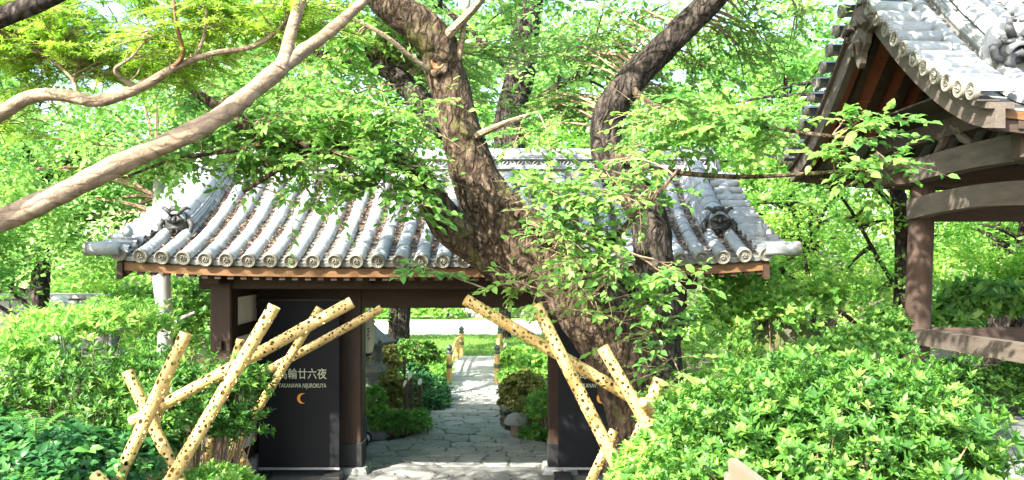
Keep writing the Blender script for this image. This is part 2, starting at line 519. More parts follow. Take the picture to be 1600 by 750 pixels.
def twigs_and_leaves(limb_pts, ells, n_cl, n_tw, n_lf, tw_len, leaf_L, flat=.25, droop=.18, shell=.15, wood=None, br_r=.012, clumps=None, wild=.32):
    """branchlets from the limbs to clump centres, twigs along them, leaves along the twigs"""
    limb_pts = np.asarray(limb_pts, float)
    C = in_ell(n_cl, ells, shell) if clumps is None else np.asarray(clumps, float)
    n_cl = len(C)
    POS = []; AX = []; NM = []; LL = []; RN = []
    for c in C:
        dd = np.linalg.norm((limb_pts - c) * np.array([1, 1, 1.3]), axis=1)
        j = int(np.argmin(dd + NR.random(len(dd)) * .15))
        s = limb_pts[j]; dist = np.linalg.norm(c - s)
        mid = (s + c) / 2 + np.array([NR.normal() * .08, NR.normal() * .08, .10 + .12 * NR.random()]) * dist
        ts = np.linspace(0, 1, 7)[:, None]
        br = (1 - ts) ** 2 * s + 2 * ts * (1 - ts) * mid + ts ** 2 * c
        if wood is not None:
            br[1:-1] += NR.normal(size=(5, 3)) * .012 * min(1.5, dist)
            r0 = br_r * (.5 + .45 * min(dist, 2.2))
            wood.tube(br, list(np.linspace(r0, r0 * .32, 7)), 5, cap=False)
        bdir = norm(br[-1] - br[-3])
        tone = NR.random() * .6
        for k in range(n_tw):
            b = br[NR.integers(3, 7)] + NR.normal(size=3) * .02
            hd = NR.normal(size=3); hd[2] *= flat
            d = norm(bdir * .5 * np.array([1, 1, .4]) + norm(hd))
            ln = tw_len * (.55 + .8 * NR.random())
            tt = np.linspace(0, 1, 5)[:, None]
            pts = b + d * ln * tt + np.array([0, 0, -droop * ln]) * tt ** 2
            if wood is not None:
                wood.tube(pts, [.0048, .0042, .0034, .0026, .0016], 3, cap=False)
            m = max(3, int(n_lf * (.7 + .6 * NR.random())))
            t = np.linspace(.12, 1, m)
            lp = b + d * ln * t[:, None] + np.array([0, 0, -droop * ln]) * (t ** 2)[:, None]
            sd = norm(np.cross([0, 0, 1.0], d))
            sg = np.where(np.arange(m) % 2 == 0, 1., -1.)[:, None]
            ang = np.radians(58 - 45 * t ** 3)[:, None]
            ax = d * np.cos(ang) + sd * sg * np.sin(ang) + NR.normal(size=(m, 3)) * .26 + np.array([0, 0, -.12])
            nn = np.array([-.15, -.32, 1.0]) + NR.normal(size=(m, 3)) * wild
            POS.append(lp); AX.append(ax); NM.append(nn)
            LL.append(leaf_L * (.6 + .65 * NR.random(m)))
            RN.append(np.clip(tone + .4 * NR.random(m) + .12 * (t - .5), 0, 1))
    return [np.concatenate(a) for a in (POS, AX, NM, LL, RN)]

def puffs(ells, n_cl, n_lf, cl_r, leaf_L, shell=.45, flat=.6):
    """clumps of leaves for things farther off"""
    C = in_ell(n_cl, ells, shell)
    w = np.repeat(np.arange(n_cl), n_lf)
    N = len(w)
    rr = cl_r * (.6 + .8 * NR.random(n_cl))
    pos = C[w] + rand_dir(N) * (NR.random((N, 1)) ** .5) * rr[w][:, None] * np.array([1, 1, flat])
    ax = rand_dir(N) * np.array([1, 1, .6]) + (pos - C[w]) * 1.2
    nn = np.array([0, 0, 1.0]) + NR.normal(size=(N, 3)) * .55
    tone = NR.random(n_cl)
    rn = np.clip(.7 * tone[w] + .35 * NR.random(N), 0, 1)
    L = leaf_L * (.6 + .8 * NR.random(N))
    return C, (pos, ax, nn, L, rn)

def rosettes(blobs, n, leaf_L, per=7, depth=.35, lump=.12, up=.7, tilt=58, ground=None):
    """whorls of leaves on the surface of rounded bushes"""
    vol = np.array([(b[1][0] * b[1][1] + b[1][0] * b[1][2] + b[1][1] * b[1][2]) for b in blobs])
    w = NR.choice(len(blobs), n, p=vol / vol.sum())
    c = np.array([b[0] for b in blobs], float)[w]; r = np.array([b[1] for b in blobs], float)[w]
    d = rand_dir(n); d[:, 2] = np.where(d[:, 2] < -.35, -d[:, 2], d[:, 2])
    q = d * 4.3 + c
    lumps = 1 + lump * (np.sin(q[:, 0] * 2.1 + q[:, 2] * 3) * .5 + np.sin(q[:, 1] * 2.7 + q[:, 0] * 1.3 + 2) * .5 + np.sin(q[:, 2] * 5.1 + q[:, 1] * 3.7) * .4)
    k = (1 - depth * NR.random(n) ** 1.6) * lumps
    pos = c + d * r * k[:, None]
    # keep only those near the outer skin of the union
    inside = np.zeros(n, bool)
    for i, b in enumerate(blobs):
        e = (((pos - np.array(b[0])) / np.array(b[1])) ** 2).sum(1)
        inside |= (e < (1 - depth) ** 2 * .8) & (w != i)
    pos, d, r, k = pos[~inside], d[~inside], r[~inside], k[~inside]
    ax0 = norm(norm(d / r) + np.array([0, 0, up]) + NR.normal(size=(len(pos), 3)) * .3)
    n = len(pos)
    ref = norm(np.cross(ax0, NR.normal(size=(n, 3))))
    ref2 = np.cross(ax0, ref)
    tone = NR.random(n)
    sz = .6 + .75 * NR.random(n)
    POS = []; AX = []; NM = []; LL = []; RN = []
    for j in range(per):
        an = 2 * math.pi * j / per + NR.normal(size=(n, 1)) * .25
        tl = np.radians(tilt + NR.normal(size=(n, 1)) * 14 - (j % 2) * 14)
        rad = ref * np.cos(an) + ref2 * np.sin(an)
        ax = ax0 * np.cos(tl) + rad * np.sin(tl)
        POS.append(pos + ax0 * leaf_L * .12 * NR.normal(size=(n, 1)) * .5); AX.append(ax)
        NM.append(ax0 * np.sin(tl) - rad * np.cos(tl) + NR.normal(size=(n, 3)) * .12)
        LL.append(leaf_L * sz * (.65 + .6 * NR.random(n)))
        RN.append(np.clip(.8 * tone ** 1.4 + .25 * NR.random(n), 0, 1))
    return pos, [np.concatenate(a) for a in (POS, AX, NM, LL, RN)]

def cl_stems(base, tips, n, r, wood, rng=R):
    idx = NR.choice(len(tips), min(n, len(tips)), replace=False)
    for i in idx:
        t = tips[i]
        s = np.array(base) + np.array([NR.normal() * .1, NR.normal() * .1, 0])
        mid = (s + t) / 2 + np.array([NR.normal() * .06, NR.normal() * .06, .12])
        ts = np.linspace(0, 1, 5)[:, None]
        wood.tube((1 - ts) ** 2 * s + 2 * ts * (1 - ts) * mid + ts ** 2 * t, list(np.linspace(r, r * .3, 5)), 4, cap=False)

# ------------------------------------------------------------------ ground
def height(x, y):
    hill = 1.6 * (1 - smoothstep(2.0, 8.6, y))
    right = 1.0 * smoothstep(2.3, 3.7, x) * (1 - smoothstep(16, 24, y))
    left = .85 * smoothstep(4.3, 6.2, -x) * (1 - smoothstep(15, 22, y))
    far = .0
    far += 1.4 * smoothstep(8, 22, abs(x)) * smoothstep(10, 26, y)
    far += 2.2 * smoothstep(46, 75, y)
    return max(hill, right, left) + far

def ground_sheet():
    xs = np.concatenate([np.linspace(-160, -24, 12), np.linspace(-22, 22, 89), np.linspace(24, 160, 12)])
    ys = np.concatenate([np.linspace(-60, -2, 10), np.linspace(-1, 30, 63), np.linspace(32, 60, 15), np.linspace(66, 300, 14)])
    vs = []; fs = []
    for y in ys:
        for x in xs:
            vs.append((x, y, height(x, y) - .03))
    n = len(xs)
    for j in range(len(ys) - 1):
        for i in range(n - 1):
            a = j * n + i
            fs.append((a, a + 1, a + n + 1, a + n))
    m = MB(); m.v = vs; m.f = fs
    o = m.build('ground', SOIL, None, True)
    tag(o, 'dark soil ground sloping down to the gate', 'ground', kind='structure')
ground_sheet()

GX = -0.83      # middle of the gate
def sheet(name, poly, z, mat, label, cat):
    m = MB().prism([(x, y, z - .1) for x, y in poly], (0, 0, .1))
    return tag(m.build(name, mat), label, cat, kind='structure')

sheet('lawn', [(-16, 26.3), (9, 26.3), (9, 33.6), (-16, 33.6)], .012, LAWN, 'sunlit mown lawn beyond the little bridge', 'lawn')
sheet('gravel_walk', [(-20, 33.6), (12, 33.6), (12, 41.0), (-20, 41.0)], .008, SAND, 'pale gravel walk across the far side of the lawn', 'path')
sheet('far_lawn', [(-24, 41.0), (18, 41.0), (18, 54), (-24, 54)], .012, LAWN, 'far strip of lawn behind the gravel walk', 'lawn')
apron = sheet('gate_apron', [(GX - 3.6, 8.2), (GX + 3.3, 8.2), (GX + 3.3, 13.15), (GX - 3.6, 13.15)], .03, CONCRETE, 'grey concrete apron running under the gate', 'pavement')

# grass blades on the lawn
gp = np.stack([NR.uniform(-9, 4, 26000), NR.uniform(26.4, 33.4, 26000), np.full(26000, .01)], 1)
o = leaves('grass', None, gp, NR.normal(size=(26000, 3)) * .35 + np.array([0, 0, 1.]), rand_dir(26000), .09, GRASS, 'slim', width=.7)
tag(o, 'short green grass of the sunlit lawn', 'grass', kind='stuff')

# flagstone path: voronoi cells shrunk to leave joints
def clip(poly, p, n):
    out = []
    for i in range(len(poly)):
        a, b = poly[i], poly[(i + 1) % len(poly)]
        da = (a[0] - p[0]) * n[0] + (a[1] - p[1]) * n[1]
        db = (b[0] - p[0]) * n[0] + (b[1] - p[1]) * n[1]
        if da <= 0: out.append(a)
        if da * db < 0:
            t = da / (da - db)
            out.append((a[0] + (b[0] - a[0]) * t, a[1] + (b[1] - a[1]) * t))
    return out

def flagstones(parent, bound, seeds, z, gap):
    for i, s in enumerate(seeds):
        poly = bound[:]
        for j, t in enumerate(seeds):
            if i == j: continue
            dx, dy = t[0] - s[0], t[1] - s[1]
            l = math.hypot(dx, dy)
            if l > 3 or l < 1e-4: continue
            mid = ((s[0] + t[0]) / 2 - dx / l * gap, (s[1] + t[1]) / 2 - dy / l * gap)
            poly = clip(poly, mid, (dx / l, dy / l))
            if len(poly) < 3: break
        if len(poly) < 3: continue
        cx = sum(p[0] for p in poly) / len(poly); cy = sum(p[1] for p in poly) / len(poly)
        if max(math.hypot(p[0] - cx, p[1] - cy) for p in poly) < .08: continue
        zz = z + R.uniform(-.006, .010)
        # chamfered, slightly uneven outline
        q = []
        for k in range(len(poly)):
            a, b = poly[k], poly[(k + 1) % len(poly)]
            for t in (.18, .5, .82):
                jx, jy = R.uniform(-.018, .018), R.uniform(-.018, .018)
                q.append((a[0] + (b[0] - a[0]) * t + jx, a[1] + (b[1] - a[1]) * t + jy))
        n = len(q)
        tl = (R.uniform(-.01, .01), R.uniform(-.01, .01))
        vs = [(x, y, z - .05) for x, y in q]
        vs += [(x, y, zz - .012 + (x - cx) * tl[0] + (y - cy) * tl[1]) for x, y in q]
        vs += [(cx + (x - cx) * .94, cy + (y - cy) * .94, zz + (x - cx) * tl[0] + (y - cy) * tl[1]) for x, y in q]
        fs = [tuple(2 * n + k for k in range(n))]
        for lv in (0, 1):
            for k in range(n):
                k2 = (k + 1) % n
                fs.append((lv * n + k, lv * n + k2, lv * n + n + k2, lv * n + n + k))
        MB().add(vs, fs).build('flagstone', FLAG, parent)

def seeds_in(bound, step):
    xs = [p[0] for p in bound]; ys = [p[1] for p in bound]
    out = []
    y = min(ys) + step * .4; row = 0
    while y < max(ys):
        x = min(xs) + step * (.3 + .5 * (row % 2))
        while x < max(xs):
            if R.random() < .86: out.append((x + R.uniform(-.5, .5) * step, y + R.uniform(-.5, .5) * step * .9))
            x += step * R.uniform(.8, 1.5)
        y += step * .72; row += 1
    return out

pb = [(GX - 2.6, 13.2), (GX + 2.4, 13.2), (GX + .95, 14.5), (GX + .62, 15.6), (GX + .52, 19.7), (GX - .76, 19.7), (GX - .84, 16.0), (GX - 1.0, 14.6)]
path = sheet('path', pb, .012, JOINT, 'irregular grey flagstone path leading from gate to bridge', 'path')
flagstones(path, pb, seeds_in(pb, .40), .03, .0045)
# crazy paving set into the apron under the gate
ab = [(GX - 1.36, 12.5), (GX + 1.36, 12.5), (GX + 1.36, 13.12), (GX - 1.36, 13.12)]
flagstones(apron, ab, seeds_in(ab, .36), .04, .012)
sb = [(GX - 1.3, 11.35), (GX + 1.25, 11.35), (GX + 1.1, 12.3), (GX - 1.0, 12.3)]
flagstones(apron, sb, [(GX - .75, 11.8), (GX + .2, 11.7), (GX + .95, 11.95)], .038, .012)

# ------------------------------------------------------------------ gate
gate = thing('roofed_gate', (GX, 12.3, 0), 'Japanese garden gate of dark timber with a curved grey tiled roof', 'gate')
EY, RY = 10.0, 12.5
HALF = 4.05
def prof(v): return 3.13 + 1.34 * v - .13 * math.sin(math.pi * v)
def lift(u): return .10 * (abs(u) / HALF) ** 4
def S(u, v, back=False, h=0.0):
    y = EY + (RY - EY) * v
    z = prof(v) + lift(u) * (1 - v)
    if back: y = 2 * RY - y
    return Vector((GX + u, y, z + h))
def frame_at(u, v, back=False):
    """matrix at a roof point: local y runs up the slope, z is the normal"""
    a, b = S(u, max(0, v - .01), back), S(u, min(1, v + .01), back)
    t = (b - a).normalized()
    xx = Vector((1, 0, 0)) if not back else Vector((-1, 0, 0))
    n = xx.cross(t).normalized()
    xx = t.cross(n)
    M = Matrix((xx, t, n)).transposed().to_4x4()
    M.translation = S(u, v, back)
    return M
SLOPE = sum((S(0, (i + 1) / 40) - S(0, i / 40)).length for i in range(40))

# roof deck
m = MB()
NV = 12
for back in (False, True):
    top = []
    us = [-HALF + .12 + (2 * HALF - .24) * i / 20 for i in range(21)]
    vs = []; fs = []
    for layer, h in ((0, -.02), (1, -.09)):
        for j in range(NV + 1):
            for u in us:
                vs.append(S(u, .012 + .985 * j / NV, back, h))
    n = len(us); k = (NV + 1) * n
    for j in range(NV):
        for i in range(n - 1):
            a = j * n + i
            q = (a, a + 1, a + n + 1, a + n)
            fs.append(q if not back else q[::-1])
            q = (k + a + n, k + a + n + 1, k + a + 1, k + a)
            fs.append(q if not back else q[::-1])
    for i in range(n - 1):
        fs.append((i + 1, i, k + i, k + i + 1) if not back else (i, i + 1, k + i + 1, k + i))
    for j in range(NV):
        for i in (0, n - 1):
            a = j * n + i
            fs.append((a, a + n, k + a + n, k + a) if (i == 0) != back else (a + n, a, k + a, k + a + n))
    m.add(vs, fs)
roof = m.build('roof', TILE_D, gate)
PITCH = .2585
ROWS = range(-15, 16)

# round cover tiles
def round_tile_mesh(name, mat, L=.30, r=.089, n=9):
    m = MB(); vs = []; fs = []
    for (y, rr) in ((0, r), (.02, r * 1.02), (L * .5, r * .985), (L, r * .93)):
        for k in range(n):
            an = math.pi * k / (n - 1)
            vs.append((math.cos(an) * rr, y, math.sin(an) * rr * 1.02))
    for i in range(3):
        for k in range(n - 1):
            fs.append((i * n + k, i * n + k + 1, (i + 1) * n + k + 1, (i + 1) * n + k))
    # front rim thickness
    base = len(vs)
    for k in range(n):
        an = math.pi * k / (n - 1)
        vs.append((math.cos(an) * r * .82, 0.0, math.sin(an) * r * .82))
    for k in range(n - 1):
        fs.append((k + 1, k, base + k, base + k + 1))
    m.add(vs, fs)
    me = m.mesh(name, mat, True)
    try: me.set_sharp_from_angle(angle=math.radians(50))
    except Exception: pass
    return me
ROUND = round_tile_mesh('round_tile', TILE)
NSEG = 11
def nudge(a=.004, r=.012):
    return Matrix.Translation((R.uniform(-a, a), R.uniform(-a, a), R.uniform(-a, a))) @ Matrix.Rotation(R.uniform(-r, r), 4, 'Z') @ Matrix.Rotation(R.uniform(-r, r), 4, 'X')
rest = MB()
cnt = 0
order = []
for j in ROWS:
    for s in range(NSEG):
        order.append((s, abs(j), j))
order.sort()
def add_mesh(mb, me, M):
    mb.add([M @ v.co for v in me.vertices], [tuple(p.vertices) for p in me.polygons])
for s, _, j in order:
    v = .045 + s * (.95 / NSEG)
    M = frame_at(j * PITCH, v) @ Matrix.Translation((0, 0, .012)) @ nudge(.006, .022)
    if cnt < 300:
        link_mesh('round_tile', ROUND, roof, M); cnt += 1
    else:
        add_mesh(rest, ROUND, M)
for j in ROWS:
    for s in range(NSEG):
        add_mesh(rest, ROUND, frame_at(j * PITCH, .03 + s * (.96 / NSEG), True) @ Matrix.Translation((0, 0, .012)))
tag(rest.build('round_tile_course', TILE, roof, True), kind='stuff')

# eave discs with a rim, beads and a comma swirl
def disc_mesh(name, r=.083):
    m = MB()
    m.lathe([(r, .05), (r, 0), (r * .82, -.006), (r * .78, .006), (r * .0 + .001, .008)], (0, 0, 0), 20, 'Y', cap=False)
    for k in range(14):
        an = 2 * math.pi * k / 14
        m.box((math.cos(an) * r * .66, .004, math.sin(an) * r * .66), (.008, .010, .008))
    for q in range(3):
        pts = []; rad = []
        for i in range(7):
            t = i / 6
            an = 2 * math.pi * q / 3 + t * 2.6
            rr = r * (.16 + .34 * t)
            pts.append((math.cos(an) * rr, .004, math.sin(an) * rr)); rad.append(.013 * (1 - t) + .003)
        m.tube(pts, rad, 5)
    return m.mesh(name, DISC, True)
EDISC = disc_mesh('eave_tile', .089)
for j in ROWS:
    M = frame_at(j * PITCH, 0.0) @ Matrix.Translation((0, -.05, .022)) @ nudge(.004, .03)
    link_mesh('eave_tile', EDISC, roof, M)
    M = frame_at(j * PITCH, .02) @ Matrix.Translation((0, -.09, .014)) @ Matrix.Scale(.99, 4)
    link_mesh('eave_cover_tile', ROUND, roof, M)

# flat pan tiles
def pan_mesh(name, L=.19, w=.112, th=.022):
    m = MB(); vs = []; fs = []
    xs = [-w, -w * .5, 0, w * .5, w]
    for (y, z0) in ((0, .016), (L, -.010)):
        for lay in (0, -th):
            for x in xs:
                vs.append((x, y, z0 + lay + .035 * (x / w) ** 2))
    n = 5
    for k in range(4):
        fs.append((k, k + 1, 2 * n + k + 1, 2 * n + k))
        fs.append((k + 1, k, n + k, n + k + 1))
    m.add(vs, fs)
    return m.mesh(name, mat=PANM)
PAN = pan_mesh('pan_tile')
rest = MB(); cnt = 0
NP = 23
for s in range(NP):
    for j in sorted(range(-15, 15), key=abs):
        u = (j + .5) * PITCH
        M = frame_at(u, .012 + s * (.975 / NP)) @ Matrix.Translation((0, 0, -.008)) @ nudge(.004, .02)
        if cnt < 300:
            link_mesh('pan_tile', PAN, roof, M); cnt += 1
        else:
            add_mesh(rest, PAN, M)
for s in range(10):
    for j in range(-15, 15):
        add_mesh(rest, PAN, frame_at((j + .5) * PITCH, .02 + s * .097, True) @ Matrix.Scale(2.2, 4, (0, 1, 0)))
tag(rest.build('pan_tile_course', PANM, roof), kind='stuff')
# curved drip lips between the discs
m0 = MB(); vs = []; fs = []
for (y, z0) in ((0, 0), (.0, -.05), (.05, 0)):
    for k in range(7):
        x = -.125 + .25 * k / 6
        vs.append((x, y, z0 + .03 * (x / .125) ** 2 - .012))
for k in range(6):
    fs += [(k + 1, k, 7 + k, 8 + k), (k, k + 1, 15 + k, 14 + k)]
LIP = m0.add(vs, fs).mesh('drip_tile', TILE_D)
for j in range(-15, 15):
    link_mesh('drip_tile', LIP, roof, frame_at((j + .5) * PITCH, 0.0) @ Matrix.Translation((0, -.02, .002)))

# verge tiles along both gable edges
VTILE = round_tile_mesh('verge_tile', TILE, .40, .07)
VDISC = disc_mesh('verge_disc', .071)
for sgn in (-1, 1):
    nv = 13
    for s in range(nv):
        v = .0 + s * (.97 / nv)
        a = S(sgn * (HALF - .12), v)
        b = S(sgn * (HALF - .12), v + .02)
        t = (b - a).normalized()
        out = Vector((sgn, 0, 0))
        flare = .07 * (1 - v) ** 2
        M = Matrix((t if sgn < 0 else -t, -out, t.cross(-out) if sgn < 0 else (-t).cross(-out))).transposed().to_4x4()
        if M.to_3x3().determinant() < 0: M.col[0] = -M.col[0]
        if (M.to_3x3() @ Vector((0, 0, 1))).z < 0:
            M = M @ Matrix.Rotation(math.pi, 4, 'Y')
        M.translation = a + out * (.16 + flare) + Vector((0, 0, .055))
        M = M @ nudge(.004, .02)
        vt = link_mesh('verge_tile', VTILE, roof, M)
        link_mesh('verge_disc', VDISC, roof, M @ Matrix.Translation((0, -.005, .0)))
    # corner roll pointing outwards along the eave
    # descending ridge
    uc = sgn * 13.5 * PITCH
    vtop, vbot = .99, .30
    for li, (w, h0, h1, mm) in enumerate(((.40, -.02, .075, TILE_D), (.34, .075, .105, TILE), (.36, .108, .135, TILE), (.33, .138, .165, TILE), (.30, .168, .20, TILE))):
        t_, b_ = [], []
        for i in range(13):
            v = vbot + (vtop - vbot) * i / 12
            t_.append(S(uc - w / 2, v, False, h1 * 1.06)); b_.append(S(uc - w / 2, v, False, h0 * 1.06))
        MB().strip(t_, b_, (w, 0, 0)).build('ridge_course', mm, roof)
    RC = round_tile_mesh('ridge_cover_tile', TILE, .27, .13, 11)
    for s in range(9):
        v = vbot + (vtop - vbot) * s / 9
        link_mesh('ridge_cover_tile', RC, roof, frame_at(uc, v) @ Matrix.Translation((0, 0, .19)) @ nudge(.004, .01))
    # demon-face end tile
    M = frame_at(uc, vbot - .01)
    on = MB()
    c0 = M.translation
    on.lathe([(.0, -.06), (.10, -.07), (.17, -.03), (.20, .03), (.19, .10)], (0, 0, 0), 14, 'Y')
    for q in (-1, 1):
        on.tube([(q * .05, -.06, .12), (q * .10, -.09, .18), (q * .17, -.07, .22), (q * .21, -.02, .20)], [.04, .035, .026, .01], 7)
        on.tube([(q * .03, -.09, .02), (q * .08, -.11, .05), (q * .14, -.07, .04)], [.03, .03, .015], 6)
        on.tube([(q * .18, -.02, .05), (q * .235, -.03, -.03), (q * .215, -.05, -.13), (q * .13, -.07, -.13)], [.04, .045, .04, .02], 7)
        on.lathe([(.001, -.10), (.022, -.095), (.028, -.08)], (q * .06, -.015, .065), 8, 'Y')
        on.tube([(q * .03, -.07, -.08), (q * .04, -.10, -.12), (q * .035, -.09, -.16)], [.02, .014, .004], 6)
    on.tube([(0, -.06, .09), (0, -.12, .04), (0, -.11, .0)], [.02, .035, .03], 7)
    on.tube([(-.12, -.05, -.09), (0, -.10, -.07), (.12, -.05, -.09)], [.02, .035, .02], 7)
    on.tube([(-.10, -.02, .17), (0, -.05, .21), (.10, -.02, .17)], [.03, .045, .03], 7)
    for k in range(7):
        x = -.09 + .03 * k
        on.tube([(x, -.055, .15), (x * .9, -.06, .20), (x * .7, -.03, .245)], [.014, .013, .006], 5)
    me = on.mesh('ridge_end_ornament', ONI, True)
    M = Matrix.Translation(c0 + Vector((0, .0, .17)))
    link_mesh('ridge_end_ornament', me, roof, M @ Matrix.Scale(.88, 4))
    # jewel finial and collar at the eave corner
    c = S(sgn * 15 * PITCH, .075, False, .06)
    fj = MB().lathe([(.10, 0), (.115, .03), (.08, .06), (.085, .085), (.045, .10), (.062, .13), (.068, .165), (.05, .205), (.02, .245), (.002, .27)], c, 14)
    fj.build('corner_finial', TILE, roof, True)
    fr = frame_at(sgn * 15 * PITCH, .08)
    cl_ = MB().lathe([(.098, -.04), (.112, -.03), (.112, .03), (.098, .04)], (0, 0, 0), 16, 'Y')
    link_mesh('corner_collar', cl_.mesh('corner_collar', TILE, True), roof, fr @ Matrix.Translation((0, 0, .02)))
    # corner roll
    a = S(sgn * (HALF - .15), 0, False, .06) + Vector((0, -.03, 0))
    rl = MB().lathe([(.078, 0), (.084, .02), (.082, .40)], (0, 0, 0), 14, 'X')
    me = rl.mesh('corner_roll_tile', TILE, True)
    M = Matrix.Translation(a + Vector((sgn * .36, -.02, .015))) @ Matrix.Rotation(0 if sgn < 0 else math.pi, 4, 'Z')
    link_mesh('corner_roll_tile', me, roof, M)
    link_mesh('corner_roll_disc', EDISC, roof, M @ Matrix.Rotation(-math.pi / 2, 4, 'Z') @ Matrix.Translation((0, -.006, 0)))

# main ridge
RZ = prof(1.0) - .05
RL = 3.72
def ridge_box(z0, z1, w, mat, name='ridge_course', l=RL):
    MB().bbox((GX, RY, (z0 + z1) / 2), (2 * l, w, z1 - z0), .006).build(name, mat, roof)
ridge_box(RZ - .10, RZ + .055, .40, TILE_D)
ridge_box(RZ + .058, RZ + .088, .47, TILE)
ridge_box(RZ + .091, RZ + .118, .44, TILE)
ridge_box(RZ + .118, RZ + .205, .30, TILE_D, 'ridge_core', RL - .02)
ridge_box(RZ + .208, RZ + .232, .40, TILE)
ridge_box(RZ + .235, RZ + .258, .38, TILE)
ridge_box(RZ + .261, RZ + .284, .35, TILE)
tr = MB()
for q in (-1, 1):
    for e in (-1, 1):
        pts = []
        for i in range(7):
            t = -1 + 2 * i / 6
            pts.append((q * .055 + t * .05 * q * e, -.165, .162 + e * 0 + t * .038 * 1.0 + 0))
            pts[-1] = (q * .055 + t * .046 * q + e * .017 * (1 - t * t) * q, -.165, .162 + t * .040 - e * .017 * (1 - t * t))
        tr.tube(pts, .009, 5)
TR = tr.mesh('tracery_tile', TILE, True)
nt_ = 33
for k in range(nt_):
    x = GX - RL + .12 + (2 * RL - .24) * k / (nt_ - 1)
    link_mesh('tracery_tile', TR, roof, Matrix.Translation((x, RY, RZ)))
    link_mesh('tracery_tile', TR, roof, Matrix.Translation((x, RY, RZ)) @ Matrix.Rotation(math.pi, 4, 'Z'))
RCV = round_tile_mesh('ridge_cap_tile', TILE, .32, .12, 11)
for k in range(25):
    x = GX - RL + k * (2 * RL / 25)
    link_mesh('ridge_cap_tile', RCV, roof, Matrix.Translation((x, RY, RZ + .275)) @ Matrix.Rotation(-math.pi / 2, 4, 'Z') @ nudge(.003, .006))
for sgn in (-1, 1):
    x = GX + sgn * (RL + .06)
    on = MB()
    prof_ = [(-.30, -.12), (-.33, .02), (-.26, .10), (-.24, .24), (-.17, .36), (0, .43), (.17, .36), (.24, .24), (.26, .10), (.33, .02), (.30, -.12)]
    on.prism([(x - .05, RY + a, RZ + b) for a, b in prof_], (.10, 0, 0))
    for q in (-1, 1):
        on.tube([(x + sgn * .06, RY + q * .10, RZ + .05), (x + sgn * .10, RY + q * .17, RZ + .10), (x + sgn * .08, RY + q * .20, RZ + .20)], [.05, .05, .02], 8)
    on.lathe([(.001, -.02), (.07, -.01), (.08, .06), (.001, .07)], (x - .02, RY, RZ + .22), 12, 'X')
    on.build('ridge_end_tile', TILE, roof, True)

# timber under the eaves
def front_band(z0, z1, y, th, mat, name, half):
    t_, b_ = [], []
    for i in range(25):
        u = -half + 2 * half * i / 24
        t_.append((GX + u, y, z1 + lift(u))); b_.append((GX + u, y, z0 + lift(u)))
    return MB().strip(t_, b_, (0, th, 0)).build(name, mat, gate)
front_band(3.05, 3.10, EY + .02, .09, TIMBER_H, 'eave_batten', HALF - .14)
front_band(2.945, 3.047, EY + .05, .07, FASCIA, 'fascia_board', HALF - .16)
front_band(2.90, 3.06, 2 * RY - EY - .1, .07, FASCIA, 'rear_fascia_board', HALF - .16)
nr_ = 50
for k in range(nr_):
    u = -HALF + .22 + (2 * HALF - .44) * k / (nr_ - 1)
    for back in (False, True):
        if back and k % 2: continue
        t_, b_ = [], []
        for i in range(5):
            v = .03 + .93 * i / 4
            t_.append(S(u - .036, v, back, -.095)); b_.append(S(u - .036, v, back, -.255))
        if back: t_, b_ = t_[::-1], b_[::-1]
        MB().strip(t_, b_, (.072, 0, 0)).build('rafter', TIMBER_H, gate)
for sgn in (-1, 1):
    for back in (False, True):
        t_, b_ = [], []
        for i in range(11):
            v = .005 + .995 * i / 10
            p = S(sgn * (HALF - .12), v, back, -.10)
            t_.append(p); b_.append(p + Vector((0, 0, -.20 - .03 * v)))
        MB().strip(t_, b_, (sgn * -.07, 0, 0)).build('bargeboard', TIMBER_H, gate)
# posts
def post(x, y, w, h, base=True):
    p = MB().bbox((x, y, h / 2 + .12), (w, w, h - .24), .02).build('post', TIMBER, gate)
    MB().box((x, y, .06), (w * 1.6, w * 1.6, .12), None, .85).build('post_base', STONE, gate)
    MB().bbox((x, y, .30), (w + .02, w + .02, .36), .015).build('post_shoe', BLACK, gate)
    return p
FRX, FY, MY, BY = 2.94, 10.9, 12.3, 13.8
for q in (-1, 1):
    post(GX + q * FRX, FY, .28, 2.96)
    post(GX + q * FRX, MY, .24, 3.6)
    post(GX + q * 1.53, MY, .34, 2.90)
    post(GX + q * FRX, BY, .26, 2.96)
    # plaster side wall with rails
    for (ya, yb) in ((FY + .14, MY - .12), (MY + .12, BY - .13)):
        yc, ly = (ya + yb) / 2, yb - ya
        MB().box((GX + q * FRX, yc, 1.5), (.07, ly, 2.30)).build('plaster_panel', PLASTER, gate)
        for z, hh in ((.42, .18), (2.18, .16), (2.72, .16), (1.2, .10)):
            if z == 1.2: continue
            MB().bbox((GX + q * FRX, yc, z), (.12, ly, hh), .01).build('wall_rail', TIMBER, gate)
        MB().box((GX + q * FRX, yc, .17), (.22, ly, .30)).build('wall_footing', STONE, gate)
    # boarded bay beside the opening
    nb = 6
    for k in range(nb):
        w = (FRX - 1.53 - .29) / nb
        x = GX + q * (1.53 + .17 + w * (k + .5))
        MB().bbox((x, MY + .02, 1.36), (w - .008, .04, 2.16), .006).build('wall_board', TIMBER, gate)
    MB().bbox((GX + q * (1.53 + FRX) / 2, MY, .22), (FRX - 1.53 - .30, .16, .20), .01).build('sill_beam', TIMBER_H, gate)
    # open door leaf folded back behind the bay
    MB().bbox((GX + q * 2.2, MY + .30, 1.28), (1.25, .07, 2.25), .01).build('door_leaf', TIMBER, gate)
    # small tenon pegs on the front posts
    MB().bbox((GX + q * (FRX - .0) + .0, FY - .165, 2.05), (.07, .06, .12), .01).build('peg', TIMBER, gate)
MB().bbox((GX, MY, 2.645), (2 * FRX + .9, .30, .41), .02).build('lintel', TIMBER_H, gate)
MB().bbox((GX, FY, 2.86), (2 * FRX + .6, .22, .18), .02).build('front_purlin', TIMBER_H, gate)
